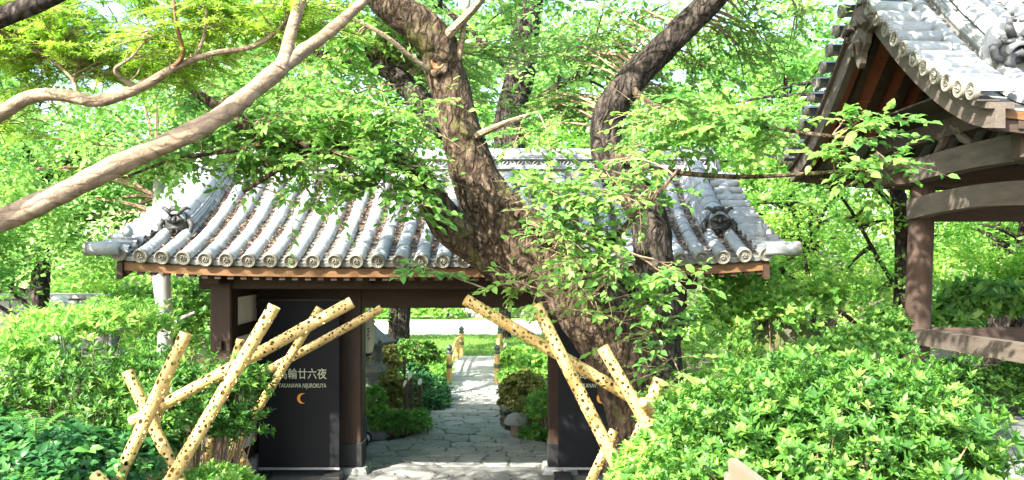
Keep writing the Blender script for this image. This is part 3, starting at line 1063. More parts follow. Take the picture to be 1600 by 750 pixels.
MB().bbox((GX, BY, 2.81), (2 * HALF - .7, .22, .20), .02).build('rear_purlin', TIMBER_H, gate)
MB().bbox((GX, MY - .1, 3.95), (2 * HALF - .5, .22, .24), .02).build('ridge_purlin', TIMBER_H, gate)
MB().box((GX, MY, 3.34), (2 * FRX, .06, .98)).build('upper_wall', PLASTER, gate)
for q in (-1, -.36, .36, 1):
    MB().bbox((GX + q * FRX, (FY + BY) / 2, 2.93), (.2, BY - FY + .9, .18), .015).build('cross_beam', TIMBER, gate)

# ------------------------------------------------------------------ fallen leaves on the gate roof
n = 21000
u = NR.uniform(-15, 15, n); fr = (np.abs(u - np.floor(u) - .5) < .29); u = u[fr] * PITCH
v = NR.beta(1.9, 1.7, len(u)) * .93 + .02
vis = NR.random(len(u)) < (.35 + .65 * (np.sin(u * 2.3 + v * 6) > -.4))
u, v = u[vis], v[vis]
pos = np.array([S(a, b, False, .035 + .02 * R.random()) for a, b in zip(u, v)])
o = leaves('fallen_leaves', None, pos, rand_dir(len(pos)) * np.array([1, 1, .35]), np.array([0, -.4, 1.]) + NR.normal(size=(len(pos), 3)) * .45, .042, L_DRY, 'kite', width=1.1)
tag(o, 'brown fallen leaves lying in the channels of the gate roof', 'leaf litter', kind='stuff')

n = 420
pos = np.stack([NR.uniform(GX - 1.3, GX + 1.2, n), NR.uniform(11.2, 19.5, n), np.full(n, .055)], 1)
o = leaves('fallen_leaves', None, pos, rand_dir(n) * np.array([1, 1, .2]), np.array([0, 0, 1.]) + NR.normal(size=(n, 3)) * .3, .05, L_DRY, 'kite', width=1.2)
tag(o, 'scattered dry leaves on the stone path through the gate', 'leaf litter', kind='stuff')

# ------------------------------------------------------------------ banners
def text_obj(body, size, loc, mat, name, parent, bold=0.0, width=None):
    cu = bpy.data.curves.new(name, 'FONT')
    cu.body = body; cu.size = size; cu.align_x = 'CENTER'; cu.align_y = 'CENTER'
    cu.extrude = .0008; cu.offset = bold
    cu.resolution_u = 4
    tmp = bpy.data.objects.new('tmp', cu); COL.objects.link(tmp)
    dg = bpy.context.evaluated_depsgraph_get()
    me = bpy.data.meshes.new_from_object(tmp.evaluated_get(dg))
    bpy.data.objects.remove(tmp)
    me.name = name
    me.materials.clear(); me.materials.append(mat)
    xs = [v.co.x for v in me.vertices]
    sx = (width / (max(xs) - min(xs))) if (width and xs) else 1
    cx = (max(xs) + min(xs)) / 2 if xs else 0
    M = Matrix.Translation(loc) @ Matrix.Rotation(math.pi / 2, 4, 'X') @ Matrix.Diagonal((sx, 1 if not width else 1, 1, 1)) @ Matrix.Translation((-cx, 0, 0))
    return link_mesh(name, me, parent, M)

def banner(xc, y, w, label):
    b = thing('standing_banner', (xc, y, .03), label, 'banner', 'black banners standing either side of the gate opening')
    zb, zt = .17, 2.56
    # cloth with a slight bow
    vs = []; fs = []
    nx, nz = 12, 16
    for lay in (0, .004):
        for k in range(nz + 1):
            for i in range(nx + 1):
                x = -w / 2 + w * i / nx; z = zb + (zt - zb) * k / nz
                vs.append((xc + x, y + lay + .006 * math.sin(i * .9 + k * .35), z))
    s = nx + 1; kk = s * (nz + 1)
    for k in range(nz):
        for i in range(nx):
            a = k * s + i
            fs += [(a, a + 1, a + s + 1, a + s), (kk + a + s, kk + a + s + 1, kk + a + 1, kk + a)]
    MB().add(vs, fs).build('cloth', BANNER, b, True)
    MB().bbox((xc, y + .002, zt + .012), (w + .03, .035, .03), .006).build('top_bar', BLACK, b)
    MB().bbox((xc, y + .002, zb - .012), (w + .02, .03, .035), .006).build('bottom_bar', GREYMETAL, b)
    for q in (-1, 1):
        MB().bbox((xc + q * (w / 2 - .06), y + .04, 1.30), (.025, .025, 2.54), .004).build('pole', BLACK, b)
        MB().bbox((xc + q * (w / 2 - .06), y - .12, .075), (.26, .34, .07), .012).build('foot_weight', BLACK, b)
    yy = y - .010
    text_obj('高輪廿六夜', .165, (xc + .05, yy, 1.505), INK, 'kanji_lettering', b, 0.0, .69)
    text_obj('TAKANAWA NIJUROKUYA', .088, (xc + .05, yy, 1.345), INK, 'roman_lettering', b, 0.0, .68)
    # crescent
    pts = []
    for i in range(17):
        a = math.radians(62 + (360 - 124) * i / 16)
        pts.append((math.cos(a) * .075, math.sin(a) * .075))
    for i in range(17):
        a = math.radians(298 - (360 - 124) * i / 16)
        pts.append((.026 + math.cos(a) * .066 * .92, math.sin(a) * .066))
    vs = [(xc + .05 + x, yy, 1.165 + z) for x, z in pts]
    fs = [(i, i + 1, 32 - i, 33 - i) for i in range(16)]
    MB().add(vs, fs).build('crescent_moon', MOON, b)
    return b
GREYMETAL = surf('grey_metal', [(.3, (.20, .20, .20)), (.7, (.3, .3, .3))], 5, .4, 0)
banner(-3.045, 11.9, 1.15, 'black banner with Japanese lettering and orange crescent shown whole beside the opening')
banner(1.235, 11.9, 1.15, 'black banner half hidden behind the leaning cherry trunk')

# ------------------------------------------------------------------ bell pavilion on the right
PX0 = 4.02       # gable edge
PN, PF, PM = 7.25, 12.45, 9.85
PXE = 9.4
GZ = 1.0
pav = thing('bell_pavilion', (6.8, PM, GZ), 'open weathered timber pavilion with a heavy grey tiled gable roof', 'pavilion')
def pz(s):      # s: 0 at eave, 1 at ridge
    return 4.42 + 1.95 * s ** 1.26
def PS(x, s, far=False, h=0.0):
    y = PN + (PM - PN) * s if not far else PF + (PM - PF) * s
    up = .16 * max(0, 1 - (x - PX0) / 2.2) ** 2 * (1 - s) ** 2
    return Vector((x, y, pz(s) + up + h))
def pframe(x, s, far=False):
    a, b = PS(x, max(0, s - .01), far), PS(x, min(1, s + .01), far)
    t = (b - a).normalized()
    xx = Vector((1, 0, 0)) if not far else Vector((-1, 0, 0))
    n_ = xx.cross(t).normalized(); xx = t.cross(n_)
    M = Matrix((xx, t, n_)).transposed().to_4x4(); M.translation = PS(x, s, far)
    return M
m = MB()
for far in (False, True):
    vs = []; fs = []
    nx, ns = 14, 12
    for h in (-.02, -.06):
        for j in range(ns + 1):
            for i in range(nx + 1):
                vs.append(PS(PX0 + .18 + (PXE - PX0 - .36) * i / nx, .01 + .985 * j / ns, far, h))
    s_ = nx + 1; k = s_ * (ns + 1)
    for j in range(ns):
        for i in range(nx):
            a = j * s_ + i
            fs += [(a, a + 1, a + s_ + 1, a + s_), (k + a + s_, k + a + s_ + 1, k + a + 1, k + a)]
    for i in range(nx): fs.append((i + 1, i, k + i, k + i + 1))
    for j in range(ns):
        a = j * s_; fs.append((a, a + s_, k + a + s_, k + a))
        a = j * s_ + nx; fs.append((a + s_, a, k + a, k + a + s_))
    m.add(vs, fs)
proof = m.build('roof', TILE_D, pav)
# soffit boards under the gable overhang and rafters
for far in (False, True):
    nb = 9
    for k in range(nb):
        s0, s1 = k / nb, (k + 1) / nb - .006
        a0, a1 = PS(PX0 + .2, .02 + .95 * s0, far, -.075), PS(PX0 + .2, .02 + .95 * s1, far, -.075)
        MB().strip([a0, a1], [a0 + Vector((0, 0, -.025)), a1 + Vector((0, 0, -.025))], (PXE - PX0 - .5, 0, 0)).build('soffit_board', REDBOARD, proof)
    for k in range(16):
        x = PX0 + .42 + k * .30
        t_, b_ = [], []
        for i in range(9):
            s = .015 + .96 * i / 8
            t_.append(PS(x, s, far, -.104)); b_.append(PS(x, s, far, -.215))
        MB().strip(t_, b_, (.085, 0, 0)).build('rafter', GREYWOOD_SHADED, proof)
    # bargeboard
    t_, b_ = [], []
    for i in range(17):
        s = -.02 + 1.01 * i / 16
        sc_ = max(0, s)
        p = PS(PX0 + .16, sc_, far, -.07)
        if s < 0: p = p + Vector((0, -.05 if not far else .05, -.01))
        t_.append(p); b_.append(p + Vector((0, 0, -.17 - .12 * sc_ - .03 * math.sin(math.pi * sc_))))
    MB().strip(t_, b_, (.09, 0, 0)).build('bargeboard', GREYWOOD, proof)
    t2 = [p + Vector((-.05, 0, .055)) for p in t_]; b2 = [p + Vector((-.05, 0, .0)) for p in t_]
    MB().strip(t2, b2, (.22, 0, 0)).build('verge_batten', GREYWOOD, proof)
    # eave boards
    y = PN + .03 if not far else PF - .12
    t_, b_, c_ = [], [], []
    for i in range(15):
        x = PX0 + .2 + (PXE - PX0 - .4) * i / 14
        z = PS(x, 0, far).z
        t_.append((x, y, z - .055)); b_.append((x, y, z - .13)); c_.append((x, y + .03, z - .24))
    MB().strip(t_, b_, (0, .09, 0)).build('eave_batten', FASCIA, proof)
    MB().strip([(p[0], p[1] + .03, p[2] - .002) for p in b_], c_, (0, .06, 0)).build('fascia_board', GREYWOOD_SHADED, proof)
# carved pendant at the gable apex
pd = MB()
ap = PS(PX0 + .16, 1.0)
shape = [(0, -.22), (-.12, -.24), (-.26, -.40), (-.42, -.46), (-.36, -.56), (-.22, -.58), (-.20, -.70), (-.10, -.78), (-.05, -.90), (0, -.95),
         (.05, -.90), (.10, -.78), (.20, -.70), (.22, -.58), (.36, -.56), (.42, -.46), (.26, -.40), (.12, -.24)]
pd.prism([(PX0 + .08, PM + a, ap.z + b) for a, b in shape], (.07, 0, 0))
for q in (-1, 1):
    pd.tube([(PX0 + .06, PM + q * .06, ap.z - .45), (PX0 + .03, PM + q * .18, ap.z - .42), (PX0 + .03, PM + q * .30, ap.z - .50), (PX0 + .05, PM + q * .22, ap.z - .56)], [.035, .05, .045, .02], 7)
    pd.tube([(PX0 + .06, PM + q * .03, ap.z - .62), (PX0 + .04, PM + q * .10, ap.z - .68), (PX0 + .05, PM + q * .06, ap.z - .80)], [.03, .04, .015], 7)
pd.lathe([(.001, -.06), (.07, -.05), (.09, 0)], (PX0 + .09, PM, ap.z - .38), 6, 'X')
pd.build('gable_pendant', GREYWOOD, proof)
# tiles of the pavilion roof
PT = .27
PROUND = round_tile_mesh('round_tile', TILE, .31, .088)
PDISC = disc_mesh('eave_tile', .092)
PPAN = pan_mesh('pan_tile', .2, .12)
psl = sum((PS(7, (i + 1) / 40) - PS(7, i / 40)).length for i in range(40))
nsg = 12
far_rest = MB(); pan_rest = MB()
nrow = int((PXE - PX0 - 1.1) / PT)
for r in range(nrow + 1):
    x = PX0 + .60 + r * PT
    for s in range(nsg):
        M = pframe(x, .05 + s * .94 / nsg) @ Matrix.Translation((0, 0, .015)) @ nudge()
        if r < 9: link_mesh('round_tile', PROUND, proof, M)
        else: add_mesh(far_rest, PROUND, M)
        add_mesh(far_rest, PROUND, pframe(x, .05 + s * .94 / nsg, True) @ Matrix.Translation((0, 0, .015)))
    for s in range(22):
        M = pframe(x + PT / 2, .012 + s * .97 / 22) @ Matrix.Translation((0, 0, -.006)) @ nudge(.004, .015)
        if r < 8: link_mesh('pan_tile', PPAN, proof, M)
        else: add_mesh(pan_rest, PPAN, M)
    M = pframe(x, 0) @ Matrix.Translation((0, -.06, .025)) @ nudge(.004, .03)
    link_mesh('eave_tile', PDISC, proof, M)
    add_mesh(far_rest, PROUND, pframe(x, .02) @ Matrix.Translation((0, -.1, .015)))
    link_mesh('drip_tile', LIP, proof, pframe(x + PT / 2, 0) @ Matrix.Translation((0, -.03, .002)))
tag(far_rest.build('round_tile_course', TILE, proof, True), kind='stuff')
tag(pan_rest.build('pan_tile_course', PANM, proof), kind='stuff')
PV = round_tile_mesh('verge_tile', TILE, .46, .083)
PVD = disc_mesh('verge_disc', .084)
for far in (False, True):
    for s in range(12):
        q = .0 + s * .97 / 12
        a = PS(PX0 + .1, q, far); b = PS(PX0 + .1, q + .02, far)
        t = (b - a).normalized(); out = Vector((-1, 0, 0))
        zax = t.cross(-out)
        M = Matrix((t, -out, zax)).transposed().to_4x4()
        if M.to_3x3().determinant() < 0: M.col[0] = -M.col[0]
        if (M.to_3x3() @ Vector((0, 0, 1))).z < 0: M = M @ Matrix.Rotation(math.pi, 4, 'Y')
        M.translation = a + out * .12 + Vector((0, 0, .075))
        M = M @ nudge(.005, .03)
        link_mesh('verge_tile', PV, proof, M)
        link_mesh('verge_disc', PVD, proof, M @ Matrix.Translation((0, -.006, 0)))
# descending ridge with ornament
xr = PX0 + .95
for w, h0, h1, mm in ((.34, -.02, .09, TILE_D), (.38, .092, .125, TILE), (.35, .128, .16, TILE), (.32, .163, .195, TILE)):
    t_, b_ = [], []
    for i in range(11):
        s = .38 + .60 * i / 10
        t_.append(PS(xr - w / 2, s, False, h1)); b_.append(PS(xr - w / 2, s, False, h0))
    MB().strip(t_, b_, (w, 0, 0)).build('ridge_course', mm, proof)
PRC = round_tile_mesh('ridge_cover_tile', TILE, .30, .12, 11)
for s in range(8):
    link_mesh('ridge_cover_tile', PRC, proof, pframe(xr, .38 + s * .6 / 8) @ Matrix.Translation((0, 0, .19)) @ nudge(.003, .01))
def beast(c, sc, name, parent, mat):
    on = MB()
    on.lathe([(.0, -.08), (.10, -.09), (.18, -.04), (.21, .03), (.19, .12)], (0, 0, 0), 14, 'Y')
    for q in (-1, 1):
        on.tube([(q * .06, -.07, .12), (q * .12, -.1, .22), (q * .10, -.08, .32), (q * .02, -.08, .30)], [.05, .05, .04, .02], 7)
        on.tube([(q * .17, -.02, .06), (q * .26, -.04, .0), (q * .25, -.06, -.12), (q * .14, -.1, -.18)], [.05, .055, .05, .03], 7)
        on.tube([(q * .03, -.1, .02), (q * .09, -.13, .06), (q * .16, -.08, .05)], [.035, .035, .02], 6)
        on.tube([(q * .08, -.1, -.1), (q * .14, -.14, -.2), (q * .08, -.16, -.27)], [.05, .06, .03], 7)
    on.tube([(0, -.07, .12), (0, -.14, .05), (0, -.13, 0)], [.03, .045, .04], 7)
    on.tube([(-.13, -.06, -.1), (0, -.13, -.08), (.13, -.06, -.1)], [.03, .05, .03], 7)
    me = on.mesh(name, mat, True)
    return link_mesh(name, me, parent, Matrix.Translation(c) @ Matrix.Scale(sc, 4))
beast(PS(xr, .38, False, .24), .85, 'ridge_end_ornament', proof, surf('ornament_tile_pale', [(.3, (.03, .032, .034)), (.7, (.11, .115, .115))], 10, .5, .4, .01))
MB().prism([(xr - .22, PS(xr, .39).y, PS(xr, .39).z + z) for z in ()] or
           [(xr + a, PS(xr, .40).y, PS(xr, .40).z + b) for a, b in ((-.26, 0), (-.28, .2), (-.2, .42), (-.08, .52), (.08, .52), (.2, .42), (.28, .2), (.26, 0))], (0, .07, 0)).build('ridge_end_plate', TILE, proof)
for w, h0, h1 in ((.42, -.08, .09), (.50, .092, .13), (.46, .133, .17), (.42, .173, .30)):
    MB().bbox(((PX0 + PXE) / 2, PM, pz(1) + (h0 + h1) / 2), (PXE - PX0 - .1, w, h1 - h0), .008).build('ridge_course', TILE, proof)
# frame
PXP = 5.02; PYF, PYN = 10.4, 7.55; PXR = 8.5
POST_R = .155
for (x, y) in ((PXP, PYF), (PXP, PYN), (PXR, PYF), (PXR, PYN)):
    pts = [(x + (6.8 - x) * .012 * k, y, GZ + .12 + k * .55) for k in range(7)]
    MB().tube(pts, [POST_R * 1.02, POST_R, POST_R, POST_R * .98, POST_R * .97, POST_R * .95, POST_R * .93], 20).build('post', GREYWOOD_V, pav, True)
    MB().lathe([(.27, -.1), (.27, .06), (.22, .12)], (x, y, GZ), 16).build('post_base', STONE, pav, True)
def bow_beam(x, ya, yb, za, zb, hh, th, arch, mat, name):
    t_, b_ = [], []
    for i in range(13):
        k = i / 12
        y = ya + (yb - ya) * k
        z = za + (zb - za) * k
        a = arch * math.sin(math.pi * k)
        t_.append((x - th / 2, y, z + a)); b_.append((x - th / 2, y, z - hh + a * 1.25))
    return MB().strip(t_, b_, (th, 0, 0)).build(name, mat, pav)
for x in (PXP, PXR):
    bow_beam(x, PYF + .35, PYN - .35, 4.36, 4.36, .28, .20, .05, GREYWOOD, 'side_beam')
    bow_beam(x, PYF + .02, PYN - .02, 3.90, 3.90, .25, .16, .06, GREYWOOD, 'tie_beam')
    bow_beam(x, PYF + .02, PYN - .02, 2.30, 2.36, .19, .13, .0, GREYWOOD, 'rail')
    MB().bbox((x, PYF + .2, 2.2), (.08, .10, .14), .01).build('rail_wedge', GREYWOOD, pav)
    MB().box((x, PM, 4.66), (.16, 2.9, .2)).build('wall_plate', GREYWOOD_SHADED, pav)
for y in (PYF, PYN):
    MB().bbox(((PXP + PXR) / 2, y, 4.20), (PXR - PXP + .9, .18, .26), .02).build('cross_beam', GREYWOOD_SHADED, pav)
    MB().bbox(((PXP + PXR) / 2, y, 3.74), (PXR - PXP, .15, .22), .02).build('tie_beam', GREYWOOD_SHADED, pav)
    MB().bbox(((PXP + PXR) / 2, y, 2.22), (PXR - PXP, .12, .17), .02).build('rail', GREYWOOD_SHADED, pav)
# ceiling boards that keep the inside dark
for k in range(9):
    x = PXP - .5 + k * .5
    MB().box((x + .25, PM, 4.90), (.49, 2.7, .02)).build('ceiling_board', GREYWOOD_SHADED, pav)
# bow-legged strut with pierced scrolls
for x in (PXP,):
    yc = (PYF + PYN) / 2
    fs_ = MB()
    for q in (-1, 1):
        fs_.tube([(x - .02, yc + .45 + q * .04, 4.66), (x - .02, yc + .45 + q * .14, 4.60), (x - .02, yc + .45 + q * .22, 4.50), (x - .02, yc + .45 + q * .38, 4.42)], [.07, .07, .055, .03], 8)
        fs_.tube([(x - .06, yc + .45 + q * .14, 4.56), (x - .07, yc + .45 + q * .20, 4.60), (x - .06, yc + .45 + q * .25, 4.55)], [.03, .035, .02], 6)
    fs_.build('frog_leg_strut', GREYWOOD, pav, True)
# carved elephant-trunk nosing under the eave at the far corner
MB().tube([(PXP - .1, PYF - .1, 4.30), (PXP - .35, PYF - .1, 4.33), (PXP - .52, PYF - .1, 4.42), (PXP - .60, PYF - .1, 4.36)], [.09, .085, .07, .03], 9).build('beam_nosing', GREYWOOD, pav, True)
# stone floor slab
m = MB().prism([(4.3, 6.6, GZ - .2), (9.6, 6.6, GZ - .2), (9.6, 11.4, GZ - .2), (4.3, 11.4, GZ - .2)], (0, 0, .212))
tag(m.build('pavilion_paving', CONCRETE), 'grey paved floor under the open pavilion', 'pavement', kind='structure')

# ------------------------------------------------------------------ trees
def limb_rows(rows, n=6):
    """rows (px, py, d, width px) -> smooth (x, y, z, r)"""
    pts = []
    for px, py, d, w in rows:
        p = P(px, py, d)
        pts.append((p.x, p.y, p.z, w / 2 / 1300 * d))
    return catmull(pts, n)

def limb(name, rows, mat, parent, n=6, sides=14, noise=.07, fine=True):
    A = rows if isinstance(rows, np.ndarray) else limb_rows(rows, n)
    MB().tube([tuple(a[:3]) for a in A], [float(a[3]) for a in A], sides, True, noise, R).build(name, mat, parent, True)
    return A[:, :3]

# --- the leaning cherry in front of the gate
cherry = thing('cherry_tree', (1.35, 8.45, 0), 'old leaning cherry tree with a forked mossy trunk in front of the gate', 'tree')
lp = []
stem = [(1012, 960, 8.5, 220), (1012, 880, 8.5, 180), (1012, 790, 8.45, 145), (1008, 700, 8.4, 122), (1000, 620, 8.4, 116), (970, 545, 8.4, 118), (920, 476, 8.35, 112), (862, 418, 8.3, 104), (800, 360, 8.3, 92),
        (750, 295, 8.3, 78), (726, 225, 8.3, 66), (710, 165, 8.3, 62), (694, 110, 8.3, 62), (684, 72, 8.2, 62), (655, 40, 8.1, 58), (612, 8, 8.0, 54), (560, -40, 7.9, 48), (480, -110, 7.8, 40), (400, -200, 7.8, 30), (330, -300, 7.9, 18)]
lp.append(limb('trunk', stem, BARK, cherry, 12, 48, .045))
right_stem = [(1020, 800, 8.6, 100), (1026, 660, 8.6, 78), (1032, 560, 8.6, 68), (1028, 480, 8.6, 66), (1021, 410, 8.6, 62), (1016, 350, 8.6, 60), (990, 300, 8.65, 56), (956, 255, 8.7, 52), (946, 205, 8.7, 50), (958, 165, 8.65, 50),
              (990, 122, 8.6, 46), (1035, 75, 8.5, 43), (1085, 28, 8.4, 41), (1135, -25, 8.3, 38), (1210, -110, 8.2, 32), (1300, -220, 8.2, 22), (1360, -330, 8.2, 12)]
lp.append(limb('stem', right_stem, BARK_D, cherry, 10, 36, .05))
la = [(830, 425, 8.35, 90), (765, 392, 8.3, 72), (705, 352, 8.2, 60), (672, 305, 8.1, 46), (645, 262, 8.0, 34), (598, 243, 7.9, 27), (520, 231, 7.75, 22), (430, 220, 7.6, 19), (372, 190, 7.5, 17), (322, 155, 7.45, 14), (282, 128, 7.4, 11), (230, 105, 7.4, 7)]
lp.append(limb('limb', la, BARK, cherry, 6, 14, .06))
lb = [(700, 200, 8.4, 46), (668, 172, 8.6, 40), (632, 130, 8.9, 32), (595, 105, 9.1, 26), (545, 95, 9.3, 22), (482, 88, 9.4, 18), (430, 100, 9.4, 14), (385, 118, 9.4, 8)]
lp.append(limb('limb', lb, BARK_D, cherry, 5, 12, .06))
for rows, mt in (([(690, 66, 8.15, 18), (712, 42, 8.0, 15), (738, 16, 7.9, 13), (768, -20, 7.8, 11), (830, -80, 7.7, 7)], BARK_M),
                 ([(716, 92, 8.2, 12), (722, 62, 8.1, 10), (726, 30, 8.0, 9), (735, -10, 8.0, 7), (760, -60, 8, 5)], BARK_M),
                 ([(738, 215, 8.2, 13), (775, 198, 8.0, 10), (812, 184, 7.9, 7), (832, 177, 7.8, 4), (842, 174, 7.75, 2)], BARK_M),
                 ([(985, 132, 8.6, 14), (1000, 150, 8.4, 11), (1030, 168, 8.2, 9), (1080, 176, 7.9, 8), (1150, 190, 7.6, 7), (1240, 205, 7.3, 6), (1320, 215, 7.1, 5)], BARK),
                 ([(960, 240, 8.6, 13), (1010, 262, 8.2, 10), (1080, 272, 7.8, 8), (1170, 276, 7.5, 7), (1280, 270, 7.2, 6), (1370, 262, 7.0, 4)], BARK),
                 ([(905, 440, 8.0, 12), (940, 395, 7.5, 10), (985, 345, 7.2, 9), (1030, 300, 7.0, 7), (1060, 265, 6.9, 5)], BARK),
                 ([(800, 330, 8.1, 14), (850, 350, 7.6, 10), (920, 370, 7.3, 8), (985, 395, 7.1, 6)], BARK),
                 ([(820, 430, 8.0, 12), (790, 440, 7.6, 9), (760, 452, 7.4, 6)], BARK),
                 ([(990, 470, 8.1, 12), (1000, 500, 7.8, 9), (1030, 520, 7.5, 7), (1050, 560, 7.4, 5)], BARK),
                 ([(700, 130, 8.3, 10), (650, 95, 8.0, 8), (600, 55, 7.8, 7), (545, 25, 7.7, 5)], BARK_M),
                 ([(500, 228, 7.7, 10), (440, 262, 7.5, 8), (380, 300, 7.4, 6)], BARK),
                 ([(440, 218, 7.6, 9), (360, 235, 7.5, 7), (270, 250, 7.4, 5), (200, 275, 7.3, 4)], BARK)):
    lp.append(limb('branch', rows, mt, cherry, 4, 8, .05))
LP = np.concatenate(lp)
# knot hole scar on the trunk
kp = P(683, 96, 8.3 - .245)
kn = MB()
ring = []
for i in range(17):
    a = 2 * math.pi * i / 16
    ring.append((kp.x + math.cos(a) * .085, kp.y + .02 + abs(math.cos(a)) * .035, kp.z + math.sin(a) * .115))
kn.tube(ring, [.03 + .008 * math.sin(i * 2.3) for i in range(17)], 8, False)
kn.build('knot_rim', BARK, cherry, True)
MB().lathe([(.085, .03), (.06, .012), (.035, .03), (.001, .02)], (kp.x, kp.y + .02, kp.z), 12, 'Y', False).build('knot', KNOT, cherry, True)

def E(px, py, d, rx, ry, rz):
    """ellipsoid seen at (px, py): radii in metres"""
    return (tuple(P(px, py, d)), (rx, ry, rz))
LOWV = LP[LP[:, 2] < 6.6]
wood = MB()
ells = [E(550, 205, 7.8, 1.3, .8, .42), E(570, 285, 7.4, .6, .45, .26), E(830, 262, 7.4, .5, .4, .2), E(900, 330, 7.2, .6, .45, .3), E(905, 395, 7.2, .55, .4, .25),
        E(960, 290, 7.3, .5, .45, .22), E(1085, 205, 7.8, .85, .7, .3), E(410, 150, 8.2, 1.1, .9, .5), E(330, 240, 7.9, .8, .6, .35), E(1020, 520, 7.3, .25, .3, .5),
        E(890, 450, 7.2, .45, .35, .22)]
d1 = twigs_and_leaves(LOWV, ells, 175, 8, 12, .40, .077, flat=.3, wood=wood, wild=.5)
back_ells = [E(1070, 165, 9.6, 1.1, .7, .45), E(900, 180, 9.8, .8, .7, .4), E(890, 60, 9.6, 1.4, .8, .5), E(1150, 80, 9.6, 1.0, .9, .5), E(640, 60, 9.4, 1.3, .9, .5), E(520, 60, 9.2, 1.1, .9, .5), E(780, 110, 10.2, 1.2, .8, .6)]
d4 = twigs_and_leaves(LOWV, back_ells, 155, 9, 11, .40, .068, flat=.3, wood=wood, wild=.55)
# sprays that stand out on their own
spray = [P(1400, 185, 6.9), P(1365, 195, 6.8), P(1330, 175, 7.0), P(1395, 250, 6.8), P(1340, 262, 6.9), P(1300, 240, 7.0), P(1345, 225, 6.9), P(1420, 262, 6.8),
         P(655, 425, 7.2), P(660, 320, 7.4), P(805, 450, 7.2), P(905, 440, 7.1), P(1075, 455, 7.1), P(1040, 500, 7.2), P(990, 545, 7.2), P(1030, 550, 7.2), P(945, 400, 7.1), P(625, 345, 7.5),
         P(640, 300, 7.5), P(600, 300, 7.5), P(520, 300, 7.6), P(470, 330, 7.6), P(560, 290, 7.6), P(1060, 605, 7.1), P(960, 450, 7.1), P(1080, 440, 7.2)]
d2 = twigs_and_leaves(LOWV, None, 0, 6, 9, .34, .095, flat=.25, wood=wood, clumps=spray, wild=.45)
up_ells = [((-2.6, 8.3, 7.6), (2.2, 1.8, .9)), ((.2, 9.0, 7.2), (2.4, 1.8, 1.0)), ((3.2, 8.6, 7.4), (2.3, 1.8, 1.0)), ((.6, 8.6, 8.4), (2.8, 2.0, .7)), ((2.6, 6.2, 6.8), (1.5, 1.2, .7)), ((1.6, 5.6, 7.2), (1.2, 1.1, .6)), ((2.1, 7.2, 6.5), (1.1, .9, .45)), ((2.9, 6.4, 6.3), (.9, .8, .4))]  # unseen crown above the view; nearer blobs added to dapple the pavilion
d3 = twigs_and_leaves(LP, up_ells, 140, 6, 9, .5, .12, flat=.3, wood=wood)
allv = [np.concatenate(a) for a in zip(d1, d2, d3, d4)]
# the old stems stand bare: few leaves grow right in front of them
bare = np.zeros(len(allv[0]))
for A, lo, hi, pr in ((limb_rows(stem, 6), 3.2, 9.0, .75), (limb_rows(right_stem[8:], 6), 4.3, 9.0, .8), (limb_rows(right_stem[:9], 6), 3.1, 4.6, .4), (limb_rows(stem[3:9], 6), 1.4, 3.3, .55)):
    ax_, az_, ar_ = A[:, 0] / A[:, 1], (A[:, 2] - CAM_Z) / A[:, 1], A[:, 3] / A[:, 1]
    lx, lz = allv[0][:, 0] / allv[0][:, 1], (allv[0][:, 2] - CAM_Z) / allv[0][:, 1]
    dd = np.sqrt((lx[:, None] - ax_) ** 2 + (lz[:, None] - az_) ** 2) - ar_ * 1.12
    hit = (dd.min(1) < 0) & (allv[0][:, 2] > lo) & (allv[0][:, 2] < hi) & (allv[0][:, 1] < 8.5)
    bare = np.maximum(bare, hit * pr)
keep_ = NR.random(len(bare)) > bare
allv = [a[keep_] for a in allv]
tag(wood.build('twigs', TWIG, cherry), kind='stuff')
leaves('foliage', cherry, *allv[:4], L_CHERRY, 'oval', allv[4], n_parts=300, width=1.3)

# --- maple at the left, limbs reaching across the view
maple = thing('maple_tree', (-4.6, 3.6, height(-4.6, 3.6)), 'maple tree with smooth tan limbs and fine lime leaves', 'tree')
mz = height(-4.6, 3.6)
trunk = catmull([(-4.75, 3.5, mz - .1, .24), (-4.7, 3.55, mz + .6, .20), (-4.45, 3.7, 2.6, .17), (-4.05, 4.1, 2.95, .125)], 6)
ml = [limb('trunk', trunk, BARK_M, maple, 6, 18, .04)]
big = np.concatenate([np.array([[-4.15, 4.0, 2.88, .12]]), limb_rows([(-70, 375, 4.6, 42), (0, 346, 4.6, 39), (100, 300, 4.65, 37), (200, 250, 4.7, 35), (300, 206, 4.75, 33), (352, 176, 4.8, 32), (400, 138, 4.85, 30), (440, 105, 4.9, 29), (470, 82, 4.95, 24), (520, 45, 5.0, 20), (575, -5, 5.0, 17), (640, -70, 5.0, 13), (700, -140, 5.0, 8)], 9)])
kb = 1 + .05 * np.sin(np.arange(len(big)) * .55) + .035 * np.sin(np.arange(len(big)) * 1.7 + 1)
big[:, 3] *= .92 * kb
ml.append(limb('limb', big, BARK_M, maple, 6, 24, .04))
ml.append(limb('limb', [(438, 108, 4.88, 24), (446, 88, 4.9, 21), (455, 50, 4.95, 19), (470, 0, 5.0, 18), (490, -70, 5.0, 14), (500, -160, 5.0, 8)], BARK_M, maple, 6, 14, .035))
sec = np.concatenate([np.array([[-4.5, 3.68, 2.55, .10], [-4.2, 4.2, 3.4, .075]]), limb_rows([(-60, 205, 5.2, 26), (0, 178, 5.2, 24), (45, 152, 5.2, 21), (95, 148, 5.2, 20), (150, 158, 5.2, 19), (195, 146, 5.2, 18), (235, 128, 5.2, 15), (275, 104, 5.2, 12), (330, 84, 5.2, 9), (390, 74, 5.2, 8), (430, 52, 5.2, 6), (452, 25, 5.2, 4)], 5)])
ml.append(limb('limb', sec, BARK_M, maple, 5, 14, .035))
